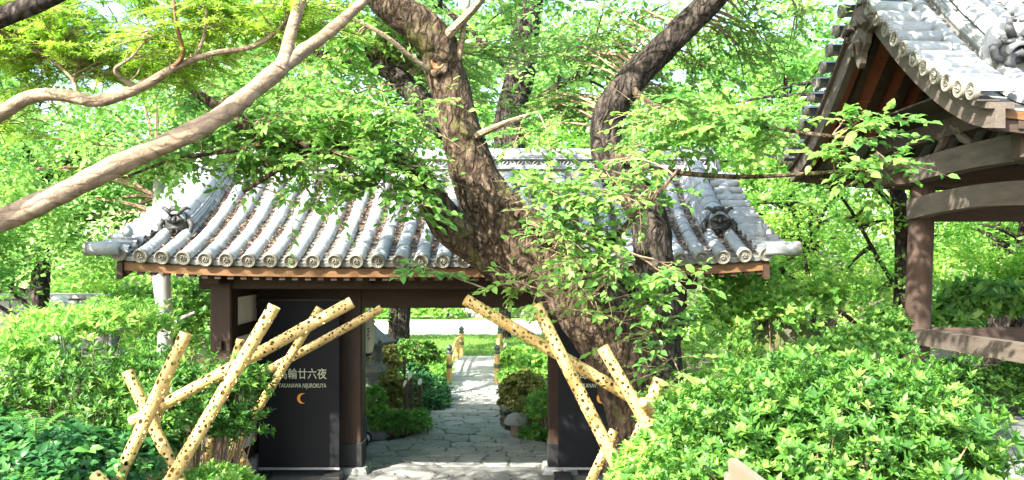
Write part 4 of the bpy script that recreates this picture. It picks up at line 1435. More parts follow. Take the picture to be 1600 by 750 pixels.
ml.append(limb('branch', [(268, 108, 5.2, 8), (286, 84, 5.15, 7), (276, 40, 5.1, 6), (270, -10, 5.1, 5), (262, -70, 5.1, 3)], FASCIA, maple, 5, 8, .03))
ml.append(limb('branch', [(215, 138, 5.2, 9), (192, 124, 5.15, 7), (180, 108, 5.1, 6), (205, 90, 5.1, 4), (230, 60, 5.1, 3)], BARK_M, maple, 5, 8, .03))
ml.append(limb('branch', [(300, 95, 5.2, 6), (318, 60, 5.2, 5), (322, 20, 5.2, 4), (330, -30, 5.2, 3)], BARK_M, maple, 5, 8, .03))
ml.append(limb('branch', [(120, 155, 5.2, 7), (110, 120, 5.3, 5), (60, 80, 5.4, 4), (20, 60, 5.4, 3)], BARK_M, maple, 5, 8, .03))
dk = np.concatenate([np.array([[-4.45, 3.7, 2.6, .12], [-3.6, 3.9, 4.0, .10]]), limb_rows([(-90, 68, 4.2, 34), (0, 28, 4.2, 30), (70, 0, 4.2, 28), (150, -40, 4.2, 24), (260, -100, 4.2, 14)], 5)])
ml.append(limb('limb', dk, BARK_D, maple, 5, 14, .05))
ML = np.concatenate(ml)
wood = MB()
mells = [E(150, 60, 5.6, .95, .6, .30), E(330, 40, 5.5, .8, .6, .26), E(60, 110, 5.8, .6, .5, .26), E(230, 105, 5.7, .6, .5, .16), E(430, 20, 5.4, .5, .5, .2), E(80, 20, 5.4, .8, .6, .25), E(20, 190, 5.9, .35, .4, .12)]
d1 = twigs_and_leaves(ML[ML[:, 2] > 3.2], mells, 190, 8, 12, .26, .045, flat=.22, droop=.1, wood=wood, br_r=.007, wild=.8)
d1b = twigs_and_leaves(ML, [((-5.6, 5.2, 6.6), (1.9, 1.5, .7)), ((-4.0, 4.6, 6.0), (1.4, 1.3, .5)), ((-6.6, 6.6, 6.4), (1.4, 1.3, .6))], 75, 8, 12, .42, .075, flat=.25, droop=.1, wood=wood, br_r=.012, wild=.5)  # unseen upper crown, added to throw dappled shade on the gate front
d1 = [np.concatenate(a) for a in zip(d1, d1b)]
tag(wood.build('twigs', TWIG, maple), kind='stuff')
leaves('foliage', maple, *d1[:4], L_MAPLE, 'maple', d1[4])

# --- generic trees farther off
def bg_tree(label, base, trunk_rows, ells, n_cl, n_lf, cl_r, leaf_L, mat, bark=BARK_D, shape='kite', group=None, branches=26, shell=.4, flat=.6, name='tree', extra=()):
    t = thing(name, base, label, 'tree', group)
    A = catmull(trunk_rows, 5)
    limb('trunk', A, bark, t, 5, 12, .06)
    pts = [A[len(A) // 3:, :3]]
    for e in extra:
        B = catmull(e, 5)
        pts.append(limb('limb', B, bark, t, 5, 8, .05))
    pts = np.concatenate(pts)
    C, L = puffs(ells, n_cl, n_lf, cl_r, leaf_L, shell, flat)
    wd = MB()
    if bark is BARK_P: bark = TWIG
    for c in C[:branches]:
        j = int(np.argmin(np.linalg.norm(pts - c, axis=1) + NR.random(len(pts)) * .4)); s = pts[j]
        ts = np.linspace(0, 1, 6)[:, None]
        mid = (s + c) / 2 + np.array([0, 0, .15]) * np.linalg.norm(c - s)
        wd.tube((1 - ts) ** 2 * s + 2 * ts * (1 - ts) * mid + ts ** 2 * c, list(np.linspace(.045, .01, 6)), 5, cap=False)
    tag(wd.build('branches', bark, t), kind='stuff')
    leaves('crown', t, *L[:4], mat, shape, L[4])
    return t

def straight(x, y, h, r, lean=0.0):
    z = height(x, y)
    return [(x, y, z - .1, r * 1.25), (x + lean * .1, y, z + h * .2, r), (x + lean * .45, y + .05, z + h * .55, r * .8), (x + lean, y, z + h, r * .35)]

# dark trunk rising behind the ridge of the gate
q = [P(890, 560, 16.2), P(886, 470, 16.2), P(855, 380, 16.2), P(806, 290, 16.2), P(796, 200, 16.2), P(812, 120, 16.2), P(820, 55, 16.2), P(832, -30, 16.2), P(850, -200, 16.2)]
wr = [.34, .33, .32, .31, .30, .29, .27, .24, .12]
rows = [(q[0].x, 16.2, -.1, .36)] + [(p.x, p.y, p.z, r) for p, r in zip(q[1:], wr[1:])]
bg_tree('dark straight trunk rising behind the gate ridge with airy green crown', (q[0].x, 16.2, 0), rows,
        [((-.2, 16.4, 8.6), (3.6, 2.2, 1.4)), ((1.8, 16.2, 6.6), (1.8, 1.4, .7)), ((-1.9, 16.2, 6.9), (1.6, 1.4, .7))], 120, 70, .55, .13, L_FAR_SUNLIT,
        extra=([(q[5].x, 16.2, q[5].z, .10), (q[5].x - .7, 16.0, q[5].z + .6, .08), (q[5].x - 1.5, 15.9, q[5].z + 1.3, .05)],
               [(q[4].x, 16.2, q[4].z, .09), (q[4].x + .8, 16.0, q[4].z + .7, .07), (q[4].x + 1.5, 15.9, q[4].z + 1.0, .04)]))

GRP = 'trees filling the garden behind the gate'
far_trees = [
    # x, y, crown height, radius, lean, material, label
    (-10.5, 17, 4.6, 2.6, .4, L_CHERRY, 'tall mid-green tree far behind the gate end with the pale grey trunk'),
    (-6.6, 20, 6.0, 2.9, -.3, L_LIME, 'lime leaved tree behind the roof half away from the cherry'),
    (-3.2, 24, 7.6, 3.2, .3, L_CHERRY, 'broad mid-green tree behind the middle of the gate ridge'),
    (2.6, 23, 7.2, 3.1, .3, L_LIME, 'lime leaved tree behind the roof half next to the pavilion'),
    (6.6, 19, 5.6, 2.8, -.4, L_CHERRY, 'mid-green tree between the gate roof and the pavilion gable'),
    (10.5, 18, 4.2, 2.8, .2, L_LIME, 'lime leaved tree seen through the pavilion frame'),
    (14.5, 22, 5.5, 3.4, .2, L_FAR_SUNLIT, 'pale green tree far behind the pavilion'),
    (-15.5, 22, 5.8, 3.6, .2, L_LIME, 'lime leaved tree far off beyond the big maple limb'),
    (-9.5, 27, 8.6, 3.8, .3, L_FAR_SUNLIT, 'tallest pale tree in the background beyond the maple'),
    (8.0, 28, 8.4, 3.8, .3, L_FAR_SUNLIT, 'tallest pale tree in the far background beside the pavilion roof'),
    (-.3, 32, 9.8, 4.0, .2, L_LIME, 'high lime tree at the back above the gate ridge'),
]
for i, (x, y, h, r, ln, mt, lab) in enumerate(far_trees):
    z0 = height(x, y)
    bg_tree(lab, (x, y, z0), straight(x, y, h, .19 + .02 * (i % 3), ln),
            [((x + ln, y, z0 + h), (r, r * .8, r * .55)), ((x + ln - r * .5, y - .3, z0 + h - r * .45), (r * .7, r * .6, r * .4)), ((x + ln + r * .5, y, z0 + h - r * .3), (r * .7, r * .6, r * .4)), ((x + ln, y, z0 + h + r * .6), (r * .7, r * .6, r * .45))],
            125, 70, .62, .17 if y < 24 else .22, mt, group=GRP)
# low wood closing the view
def thicket(name, ells, n_cl, n_lf, cl_r, L, mat, label):
    C, q = puffs(ells, n_cl, n_lf, cl_r, L, .2, .7)
    o = leaves(name, None, *q[:4], mat, 'kite', q[4])
    tag(o, label, 'woodland', kind='stuff')
thicket('woodland', [((x, 44 + 4 * math.sin(x), 4.5 + 1.2 * math.sin(x * 1.7)), (6, 3, 5.0)) for x in range(-52, 54, 8)], 900, 60, 1.3, .45, L_FAR_SUNLIT, 'far-off wood closing the view behind the garden')
thicket('undergrowth', [((x, 21 + 1.5 * math.sin(x), 2.0), (3.2, 1.6, 1.7)) for x in (-19, -15, -11.5, -8.3, 5.6, 9, 12.5, 16, 20)], 620, 60, .55, .16, L_LIME, 'tangled undergrowth of bushes behind the gate on both sides')

# --- trees near the gate
# pale smooth trunk left of the gate
q = P(255, 560, 12.6)
tr_rows = [(q.x - .03, q.y, height(q.x, q.y) - .1, .15), (q.x + .02, q.y, q.z + .0, .115), (P(258, 500, 12.6).x, q.y, P(258, 500, 12.6).z, .11), (P(252, 440, 12.6).x, q.y, P(252, 440, 12.6).z, .13), (P(244, 380, 12.6).x, q.y + .2, P(244, 380, 12.6).z, .12), (P(225, 250, 12.6).x, q.y + .5, P(225, 250, 12.6).z, .07)]
bg_tree('smooth pale grey trunk standing beside the outer gate post', (q.x, q.y, height(q.x, q.y)), tr_rows,
        [(tuple(P(190, 300, 12.8)), (1.0, .9, .6)), (tuple(P(230, 200, 13)), (1.5, 1.0, .6)), (tuple(P(120, 250, 12.8)), (1.1, .9, .7))], 60, 80, .36, .085, L_CHERRY, BARK_P,
        extra=([(*P(262, 540, 12.6), .035), (*P(270, 512, 12.5), .035), (*P(282, 498, 12.4), .03), (*P(305, 488, 12.3), .02)],))
mid = [
    ('dense green tree right under the maple limbs', (-6.6, 9.6), 2.6, .14, [((-6.4, 9.4, 3.9), (1.3, 1.0, .8)), ((-5.7, 9.2, 3.2), (.8, .7, .45)), ((-7.0, 9.6, 3.0), (.9, .9, .7))], L_CHERRY, .075, 95),
    ('broad leafy tree behind the eave corner above the pale grey trunk', (-7.6, 13.2), 3.6, .17, [((-7.2, 13, 4.6), (1.9, 1.2, 1.0)), ((-6.2, 12.8, 3.6), (1.1, .9, .6)), ((-8.6, 13, 3.4), (1.2, 1, .8))], L_FAR_SUNLIT, .10, 110),
    ('leafy tree in front of the grey stone garden wall', (-10.8, 13.6), 3.8, .18, [((-10.5, 13.4, 4.8), (2.0, 1.4, 1.1)), ((-9.4, 13, 3.6), (1.2, 1, .7))], L_LIME, .10, 95),
    ('feathery tree in front of the pale stone retaining wall', (5.4, 15.2), 3.0, .12, [((5.0, 15, 3.9), (1.5, 1.1, .7)), ((5.9, 15, 3.0), (1.3, .9, .6)), ((4.2, 14.6, 2.6), (.9, .8, .5))], L_LIME, .09, 100),
    ('leafy tree seen through the pavilion behind its corner post', (8.6, 14.2), 3.4, .13, [((8.4, 14, 4.0), (1.7, 1.1, .9)), ((9.4, 14, 3.0), (1.3, 1, .7)), ((7.6, 13.8, 2.9), (.9, .8, .6))], L_LIME, .09, 110),
]
for lab, (x, y), h, r, el, mt, L, n_ in mid:
    bg_tree(lab, (x, y, height(x, y)), straight(x, y, h, r, .2), el, n_, 95, .34, L, mt)
# dark trunk right behind the pavilion post
q = P(1408, 540, 12.6)
rows = [(q.x, q.y, height(q.x, q.y) - .1, .17), (P(1410, 500, 12.6).x, q.y, P(1410, 500, 12.6).z, .135), (P(1411, 420, 12.6).x, q.y, P(1411, 420, 12.6).z, .125), (P(1408, 330, 12.6).x, q.y, P(1408, 330, 12.6).z, .12), (P(1396, 270, 12.6).x, q.y + .1, P(1396, 270, 12.6).z, .10), (P(1360, 120, 12.8).x, q.y + .6, P(1360, 120, 12.8).z, .06)]
bg_tree('dark slender trunk standing close behind the pavilion corner post', (q.x, q.y, height(q.x, q.y)), rows,
        [(tuple(P(1300, 330, 12.8)), (1.2, .8, .4)), (tuple(P(1230, 420, 12.8)), (.9, .7, .4)), (tuple(P(1330, 440, 12.6)), (.7, .6, .4)), (tuple(P(1200, 200, 13.5)), (1.4, 1, .6))], 60, 70, .34, .085, L_LIME,
        extra=([(*P(1405, 330, 12.6), .05), (*P(1375, 300, 12.5), .04), (*P(1340, 270, 12.4), .03)],
               [(*P(1412, 470, 12.6), .04), (*P(1370, 400, 12.4), .03), (*P(1330, 330, 12.3), .025), (*P(1300, 290, 12.2), .015)],
               [(*P(1390, 560, 12.4), .04), (*P(1330, 500, 12.2), .035), (*P(1275, 460, 12.1), .03), (*P(1225, 425, 12.0), .02)]))
# slender trunk seen through the opening
q = P(612, 575, 18.0)
bg_tree('slim dark tree seen through the gate opening beside the stone lantern', (q.x, 18.0, 0), [(q.x, 18, -.1, .14), (q.x + .0, 18, .8, .115), (P(615, 490, 18).x, 18, P(615, 490, 18).z, .10), (q.x + .1, 18, 4.0, .09)],
        [((q.x - .3, 18, 3.6), (1.3, 1.1, .8)), ((q.x - .25, 17.6, 2.15), (.35, .3, .28))], 46, 80, .28, .10, L_CHERRY)

# ------------------------------------------------------------------ shrubs
def shrub(label, blobs, n, leaf_L, mat, per=7, shape='slim', name='shrub', n_parts=0, width=1.0, group=None, stems=26, depth=.4, tilt=58, cat='shrub', lump=.12, flowers=None):
    c = np.mean([b[0] for b in blobs], axis=0)
    base = (float(c[0]), float(c[1]), height(c[0], c[1]))
    s = thing(name, base, label, cat, group)
    tips, L = rosettes(blobs, n, leaf_L, per, depth, lump, tilt=tilt)
    gz = np.array([height(a, b) for a, b in tips[:, :2]])
    wd = MB()
    cl_stems(base, tips, stems, .012, wd)
    tag(wd.build('stems', TWIG, s), kind='stuff')
    leaves('foliage', s, *L[:4], mat, shape, L[4], n_parts=n_parts, width=width)
    if flowers:
        k = NR.choice(len(tips), flowers)
        leaves('blossom', s, tips[k], rand_dir(flowers), rand_dir(flowers), .07, PETAL, 'kite', width=1.5)
    return s

# big azalea in front of the pavilion
shrub('large rounded azalea bush filling the bank in front of the pavilion', [E(1310, 705, 4.35, .66, .62, .44), E(1150, 700, 4.5, .42, .5, .30), E(1460, 745, 4.15, .33, .45, .38), E(1265, 650, 4.9, .62, .5, .33), E(1390, 650, 4.6, .42, .5, .30), E(1200, 800, 4.2, .7, .5, .35), E(1400, 830, 4.1, .5, .5, .4)],
      9200, .05, L_AZALEA, 7, 'slim', 'azalea_bush', 300, 1.2, stems=110, depth=.5, lump=.28)
shrub('low glossy bush at the foot of the cherry tree', [E(1045, 745, 4.9, .30, .35, .26), E(1095, 705, 5.2, .33, .4, .28), E(1010, 785, 4.8, .28, .35, .22), E(1110, 790, 4.6, .4, .4, .3)],
      2600, .05, L_LIME, 6, 'oval', 'glossy_bush', 120, .95, stems=30)
shrub('sunlit low ground bush behind the big azalea', [E(1110, 640, 7.4, .7, .5, .25), E(1180, 615, 8.0, .8, .6, .3), E(1120, 560, 9.5, .6, .5, .3)], 1700, .06, L_LIME, 6, 'slim', 'low_bush', stems=12)
shrub('clipped hedge seen under the pavilion rail', [E(1520, 620, 11.6, 1.0, .5, .42), E(1620, 615, 11.8, 1.1, .5, .45), E(1460, 600, 11.8, .6, .5, .35)], 2400, .07, L_AZALEA, 6, 'kite', 'hedge', stems=14, cat='hedge')
shrub('leafy bush growing over the mossy boulder', [E(1200, 500, 10.7, .8, .45, .38), E(1120, 520, 10.7, .5, .45, .32), E(1290, 470, 11.2, .6, .5, .4), E(1170, 450, 11.2, .6, .5, .35)], 1200, .075, L_LIME, 6, 'kite', 'leafy_bush', stems=32, depth=.8)
shrub('soft green bush between boulder and pavilion post', [E(1350, 540, 9.8, .5, .5, .22), E(1280, 555, 9.6, .4, .4, .16), E(1390, 515, 10.6, .3, .4, .30)], 1000, .07, L_CHERRY, 6, 'kite', 'soft_bush', stems=14, depth=.5)
shrub('large leaved bush behind the pavilion rail', [E(1540, 480, 12.4, .9, .5, .35), E(1480, 500, 12.2, .5, .4, .3)], 700, .14, L_CHERRY, 6, 'oval', 'broadleaf_bush', stems=12, depth=.6)

# left bank
shrub('pale lime bush arching over the bank below the maple', [E(95, 515, 7.8, .70, .6, .20), E(190, 500, 8.2, .42, .5, .18), E(20, 560, 7.4, .45, .5, .22), E(250, 515, 8.6, .22, .3, .12)], 1500, .07, L_LIME, 6, 'slim', 'arching_bush', stems=40, depth=.8, lump=.3)
shrub('dark green bush below the arching lime bush', [E(120, 600, 7.3, .62, .5, .33), E(230, 590, 7.6, .35, .4, .26), E(20, 640, 7.0, .4, .5, .30), E(170, 650, 7.2, .45, .5, .25)], 1900, .06, L_AZALEA, 6, 'slim', 'dark_bush', stems=50, depth=.65, lump=.28)
shrub('rounded azalea bush behind the crossed gold poles', [E(290, 640, 7.2, .48, .42, .38), E(370, 610, 7.5, .30, .3, .28), E(230, 690, 7.0, .4, .4, .3), E(360, 670, 7.4, .32, .3, .22)], 2300, .058, L_AZALEA, 7, 'slim', 'azalea_bush', 60, 1.1, stems=50, depth=.6, lump=.25)
shrub('bright young bush at the feet of the gold poles', [E(335, 765, 6.6, .32, .3, .17), E(270, 780, 6.5, .25, .25, .14), E(385, 775, 6.7, .2, .2, .14)], 1000, .055, L_LIME, 6, 'slim', 'young_bush', stems=14)
shrub('dark ground cover of broad leaves on the bank below the maple', [E(60, 720, 6.2, .7, .6, .22), E(170, 720, 6.4, .5, .5, .18), E(-20, 700, 6.4, .4, .5, .25), E(50, 790, 5.6, .35, .4, .2)], 2000, .068, L_BLUE, 5, 'oval', 'ground_cover', 80, 1.3, stems=12, tilt=75, cat='ground cover')
shrub('tall green bush behind the pale grey trunk', [E(290, 530, 13.2, .8, .5, .6), E(210, 500, 13.4, .8, .5, .5), E(320, 470, 13.6, .6, .5, .4)], 1500, .085, L_CHERRY, 6, 'kite', 'backing_bush', stems=14, depth=.5)

# behind the gate, beside the path
shrub('olive clipped azalea mound beside the stone lantern', [E(600, 620, 16.4, .55, .55, .5), E(590, 570, 17.2, .5, .5, .45)], 2000, .07, L_OLIVE, 6, 'kite', 'azalea_mound', stems=8)
shrub('pink flowering azalea behind the slim tree', [E(625, 560, 19.4, .7, .6, .42), E(655, 555, 20, .5, .5, .3)], 1400, .08, L_AZALEA, 6, 'kite', 'flowering_azalea', stems=8, flowers=420)
shrub('bright green shrub around the dark bamboo stakes', [E(628, 665, 14.9, .42, .3, .24), E(590, 660, 14.7, .3, .3, .28), E(650, 660, 15.2, .25, .25, .22), E(585, 630, 14.9, .2, .2, .3)], 1700, .075, L_CHERRY, 6, 'slim', 'path_shrub', stems=16)
shrub('dark azalea mound between the bamboo stakes and the bridge', [E(665, 615, 18.2, .55, .6, .42), E(640, 595, 19, .5, .5, .42), E(680, 635, 17.4, .3, .4, .28)], 1800, .07, L_DEEP, 6, 'kite', 'azalea_mound', stems=8)
shrub('pale lime mound behind the dark azalea at the bridge', [E(660, 570, 22.5, .8, .8, .42), E(690, 590, 21.6, .4, .5, .3)], 1700, .09, L_LIME, 6, 'kite', 'azalea_mound', stems=8)
shrub('yellow green clipped mound behind the domed garden lamp', [E(820, 620, 17.0, .55, .6, .48), E(850, 650, 16.0, .5, .5, .5), E(835, 680, 15.2, .42, .4, .35)], 2600, .075, L_OLIVE, 6, 'kite', 'azalea_mound', stems=8)
shrub('fresh green shrub beside the garden lamp', [E(835, 690, 14.6, .32, .3, .25), E(860, 640, 15, .4, .3, .35)], 800, .085, L_CHERRY, 6, 'slim', 'path_shrub', stems=10)
shrub('bright mound behind the yellow green clipped one', [E(815, 570, 22, .7, .7, .45), E(850, 575, 21, .7, .7, .5), E(800, 590, 19.6, .3, .4, .22)], 1900, .085, L_LIME, 6, 'kite', 'azalea_mound', stems=8)
shrub('trimmed hedge along the far edge of the lawn', [((x, 42.4, .35), (1.0, .6, .62)) for x in (-7.4, -6.4, -5.4, -4.4, -3.4)], 2200, .14, L_LIME, 5, 'kite', 'hedge', stems=6, cat='hedge')
shrub('round bush at the far side of the lawn', [((-1.2, 42.6, .4), (.8, .6, .6)), ((.6, 42.8, .6), (1.2, .7, .9))], 900, .14, L_CHERRY, 5, 'kite', 'round_bush', stems=6)

# ferns on the left bank
def fern(x, y, z, sc, label):
    f = thing('fern', (x, y, z - .25), label, 'fern')
    for k in range(6):
        a = R.uniform(-.5, .5) + k * 1.05 - 1.2
        pos = []; ax = []; nn = []; L = []
        for i in range(15):
            t = (i + 1) / 15
            r = sc * .55 * t; zz = z - .12 + sc * (1.05 * t - .62 * t * t)
            p = np.array([x + math.cos(a) * r, y + math.sin(a) * r, zz])
            d = np.array([math.cos(a), math.sin(a), .25 - .6 * t]); sd = np.array([-math.sin(a), math.cos(a), 0])
            for q in (-1, 1):
                pos.append(p); ax.append(sd * q + d * .35); nn.append([0, 0, 1]); L.append(sc * .15 * (math.sin(math.pi * min(1, t * .92 + .08)) + .12))
        fr = leaves('frond', f, pos, ax, nn, L, L_CHERRY, 'slim', NR.random(len(L)) * .6 + .1, width=1.5)
    MB().tube([(x, y, z - .2), (x, y, z + .02)], [.015, .01], 6).build('crown', GRASS, f)
p = P(55, 650, 6.0); fern(p.x, p.y, p.z - .05, .42, 'pale fern above the dark ground cover')
p = P(18, 745, 5.4); fern(p.x, p.y, p.z - .05, .36, 'fern rising from the broad leaves beside the maple')

# boulder
def boulder(c, r, label, mat, name='boulder', seed=1):
    import bmesh
    bm = bmesh.new(); bmesh.ops.create_icosphere(bm, subdivisions=4, radius=1)
    for v in bm.verts:
        d = v.co.normalized()
        k = 1 + .14 * math.sin(d.x * 3 + seed) + .12 * math.sin(d.y * 4.3 + seed * 2 + d.z * 2) + .05 * math.sin(d.z * 9 + d.x * 7) + .03 * math.sin(d.y * 17 + d.x * 13 + seed)
        v.co = Vector((d.x * r[0], d.y * r[1], d.z * r[2])) * k + Vector(c)
    me = bpy.data.meshes.new(name); bm.to_mesh(me); bm.free(); me.materials.append(mat)
    me.polygons.foreach_set('use_smooth', [True] * len(me.polygons))
    return tag(link_mesh(name, me), label, 'boulder')
boulder((3.5, 11.2, 1.55), (.85, .6, .72), 'big dark mossy boulder between gate and pavilion', BOULDER)
boulder((4.4, 11.4, 1.5), (.5, .5, .7), 'smaller dark boulder leaning against the mossy one', BOULDER, seed=3)

# ------------------------------------------------------------------ gold bamboo poles with drilled holes
def gold_pole(p0, p1, r, label, group, hole=1.0):
    p0, p1 = Vector(p0), Vector(p1)
    ln = (p1 - p0).length
    root = thing('bamboo_pole', p0, label, 'pole', group)
    t = (p1 - p0).normalized()
    rot = t.to_track_quat('Z', 'Y').to_matrix().to_4x4()
    M = Matrix.Translation(p0) @ rot
    na = 44
    dl = 2 * math.pi * r / na
    nl = int(ln / dl)
    circ = 2 * math.pi * r
    hs = []
    tries = int(ln * circ * 1500)
    for _ in range(tries):
        s, a = R.uniform(.03, ln - .03), R.uniform(0, circ)
        rad = R.choice([.007, .009, .0115, .015, .019]) * hole
        ok = True
        for (s2, a2, r2) in hs:
            if abs(s2 - s) < .06:
                da = abs(a2 - a); da = min(da, circ - da)
                if (s2 - s) ** 2 + da * da < (rad + r2 + .007) ** 2: ok = False; break
        if ok: hs.append((s, a, rad))
    ss = np.linspace(0, ln, nl + 1)[:, None] + np.zeros((1, na))
    aa = np.arange(na)[None, :] * dl + np.zeros((nl + 1, 1))
    dead = np.zeros((nl, na), bool)
    sc_ = (ss[:-1] + ss[1:]) / 2; ac = aa[:-1] + dl / 2
    node_step = .36
    for (s, a, rad) in hs:
        i0, i1 = max(0, int((s - .03) / ln * nl)), min(nl, int((s + .03) / ln * nl) + 2)
        w = (aa[i0:i1 + 1] - a + circ / 2) % circ - circ / 2
        ds = ss[i0:i1 + 1] - s
        dist = np.hypot(ds, w)
        wc = (ac[i0:i1] - a + circ / 2) % circ - circ / 2
        dc = np.hypot(sc_[i0:i1] - s, wc)
        dead[i0:i1] |= dc < rad
        near = np.abs(dist - rad) < dl * .55
        k = np.where(near, rad / np.maximum(dist, 1e-6), 1)
        ss[i0:i1 + 1] = s + ds * k
        aa[i0:i1 + 1] += w * (k - 1)
    rr = r * (1 - .06 * ss / ln)
    nd = np.abs((ss + .1) % node_step - node_step / 2)
    rr = rr * (1 + .05 * np.exp(-(nd / .012) ** 2))
    th = aa / r
    V = np.stack([np.cos(th) * rr, np.sin(th) * rr, ss], 2).reshape(-1, 3)
    i, j = np.nonzero(~dead)
    j2 = (j + 1) % na
    a = i * na + j; b = i * na + j2; c = (i + 1) * na + j2; d = (i + 1) * na + j
    T = np.concatenate([np.stack([a, b, c], 1), np.stack([a, c, d], 1)])
    me = raw_mesh('culm', V, T, BAMBOO)
    me.polygons.foreach_set('use_smooth', [True] * len(me.polygons))
    link_mesh('culm', me, root, M)
    for z in (.02, ln - .012):
        cap = MB().lathe([(r * .97 if z < .1 else r * .925, -.01), (r * .97 if z < .1 else r * .925, .004), (.001, .007)], (0, 0, z), 18)
        link_mesh('end_node', cap.mesh('end_node', BAMBOO, True), root, M)
    return root
GL = 'drilled gold bamboo poles leaning crosswise in front of the lettered banner'
GRR = 'drilled gold bamboo poles leaning crosswise against the cherry trunk'
def pole_px(a, b, da, db, wpx, label, grp, ext=True):
    pa, pb_ = P(*a, da), P(*b, db)
    d = (da + db) / 2
    if ext:      # carry the foot down to the soil
        t = (pb_ - pa).normalized()
        for _ in range(400):
            if pb_.z < height(pb_.x, pb_.y) - .02 or t.z > -.1: break
            pb_ = pb_ + t * .03
    gold_pole(pb_, pa, wpx * .92 / 2 / 1300 * d, label, grp)
pole_px((291, 520), (165, 790), 6.2, 6.05, 23, 'thick gold pole rising steeply towards the gate from the big crossing by the azalea', GL)
pole_px((199, 580), (292, 775), 6.36, 6.3, 21, 'gold pole tilted away from the gate at the big crossing by the azalea', GL)
pole_px((205, 660), (550, 472), 6.5, 6.75, 21, 'long gold pole lying at a low slant with its top over the whole banner', GL, False)
pole_px((429, 478), (255, 770), 6.32, 6.15, 23, 'long gold pole slanting from the banner top down to the young bush', GL)
pole_px((258, 600), (212, 775), 6.66, 6.5, 20, 'gold pole standing nearly upright below the big crossing by the azalea', GL)
pole_px((500, 481), (402, 640), 8.6, 8.5, 15, 'thin gold pole slanting down to the start of the banner lettering', GL, True)
pole_px((596, 482), (365, 608), 8.9, 8.75, 15, 'thin gold pole at a low slant reaching past the opening post', GL, False)
pole_px((376, 530), (330, 690), 8.9, 8.8, 15, 'short gold pole behind the long slanting one beside the outer gate post', GL)
pole_px((314, 560), (398, 762), 8.65, 8.5, 16, 'gold pole half hidden by the azalea at the foot of the outer gate post', GL)
pole_px((148, 742), (205, 800), 5.7, 5.6, 22, 'cut gold pole end low beside the dark ground cover', GL)
pole_px((727, 468), (1012, 636), 7.1, 7.45, 21, 'long gold pole at a low slant from the opening to the cherry trunk', GRR, False)
pole_px((837, 476), (958, 716), 7.0, 6.9, 23, 'long steep gold pole in front of the half hidden banner', GRR)
pole_px((941, 542), (1014, 668), 6.9, 6.85, 22, 'gold pole crossing over the middle of the cherry trunk', GRR)
pole_px((1030, 592), (985, 715), 7.15, 7.05, 22, 'short gold pole leaning towards the pavilion in front of the dark stem', GRR)
pole_px((1003, 628), (1040, 665), 6.7, 7.3, 18, 'stub of gold pole showing its round end at the crossing before the cherry', GRR, True)
pole_px((960, 672), (905, 790), 7.5, 7.4, 17, 'gold pole crossing behind the foot of the steep one', GRR)

# ------------------------------------------------------------------ bridge and the things along the path
BX, BY0, BY1 = -.95, 19.8, 26.2
br = thing('garden_bridge', (BX, (BY0 + BY1) / 2, 0), 'small arched garden bridge with ochre railings beyond the gate', 'bridge')
def bz(k): return .03 + .30 * math.sin(math.pi * k)
nd = 18
for k in range(nd):
    a, b = k / nd, (k + 1) / nd - .004
    ya, yb = BY0 + (BY1 - BY0) * a, BY0 + (BY1 - BY0) * b
    MB().strip([(BX - .62, ya, bz(a)), (BX - .62, yb, bz(b))], [(BX - .62, ya, bz(a) - .12), (BX - .62, yb, bz(b) - .12)], (1.24, 0, 0)).build('deck_slab', DECK, br)
for q in (-1, 1):
    x = BX + q * .585
    for k, yk in enumerate((.09, .5, .86)):
        y = BY0 + (BY1 - BY0) * yk; z = bz(yk)
        h = .72 if k != 1 else .56
        p_ = MB().lathe([(.07, -.1), (.07, h), (.066, h)], (x, y, z), 14).build('bridge_post', OCHRE, br, True)
        if k != 1:
            MB().lathe([(.078, 0), (.082, .05), (.06, .07), (.055, .09), (.075, .12), (.078, .16), (.05, .2), (.01, .235)], (x, y, z + h - .03), 14).build('post_cap', CAP, br, True)
            MB().lathe([(.0735, .34), (.0735, .44)], (x, y, z), 14).build('post_band', CAP, br, True)
    for h, rr in ((.55, .035), (.30, .028)):
        pts = [(x, BY0 + (BY1 - BY0) * (.09 + .77 * i / 10), bz(.09 + .77 * i / 10) + h) for i in range(11)]
        MB().tube(pts, rr, 8).build('handrail', OCHRE, br, True)

def stake(px, top, bot, d, w, label):
    a, b = P(px, top, d), P(px, bot, d)
    z0 = min(b.z, 0.0)
    s = thing('bamboo_stake', (a.x, d, max(z0, 0)), label, 'bamboo stake', 'smoked bamboo stakes along the path')
    r = w / 2 / 1300 * d
    tl = R.uniform(-.03, .03)
    n = 14; vs = []; fs = []
    for k in range(n):
        an = 2 * math.pi * k / n
        vs.append((a.x + math.cos(an) * r, d + math.sin(an) * r, -.05))
    for k in range(n):
        an = 2 * math.pi * k / n
        vs.append((a.x + tl + math.cos(an) * r, d + math.sin(an) * r, a.z + (math.sin(an) * 1.2 + math.cos(an) * .6) * r - .05))
    fs = [(k, (k + 1) % n, n + (k + 1) % n, n + k) for k in range(n)]
    MB().add(vs, fs).build('culm', BAMBOO_G, s, True)
    MB().add([vs[n + k] for k in range(n)] + [Vector(vs[n + k]) + Vector((0, 0, -.03)) for k in range(n)], [tuple(range(n))] + [(k, n + k, n + (k + 1) % n, (k + 1) % n) for k in range(n)]).build('cut_face', BAMBOO_CUT, s)
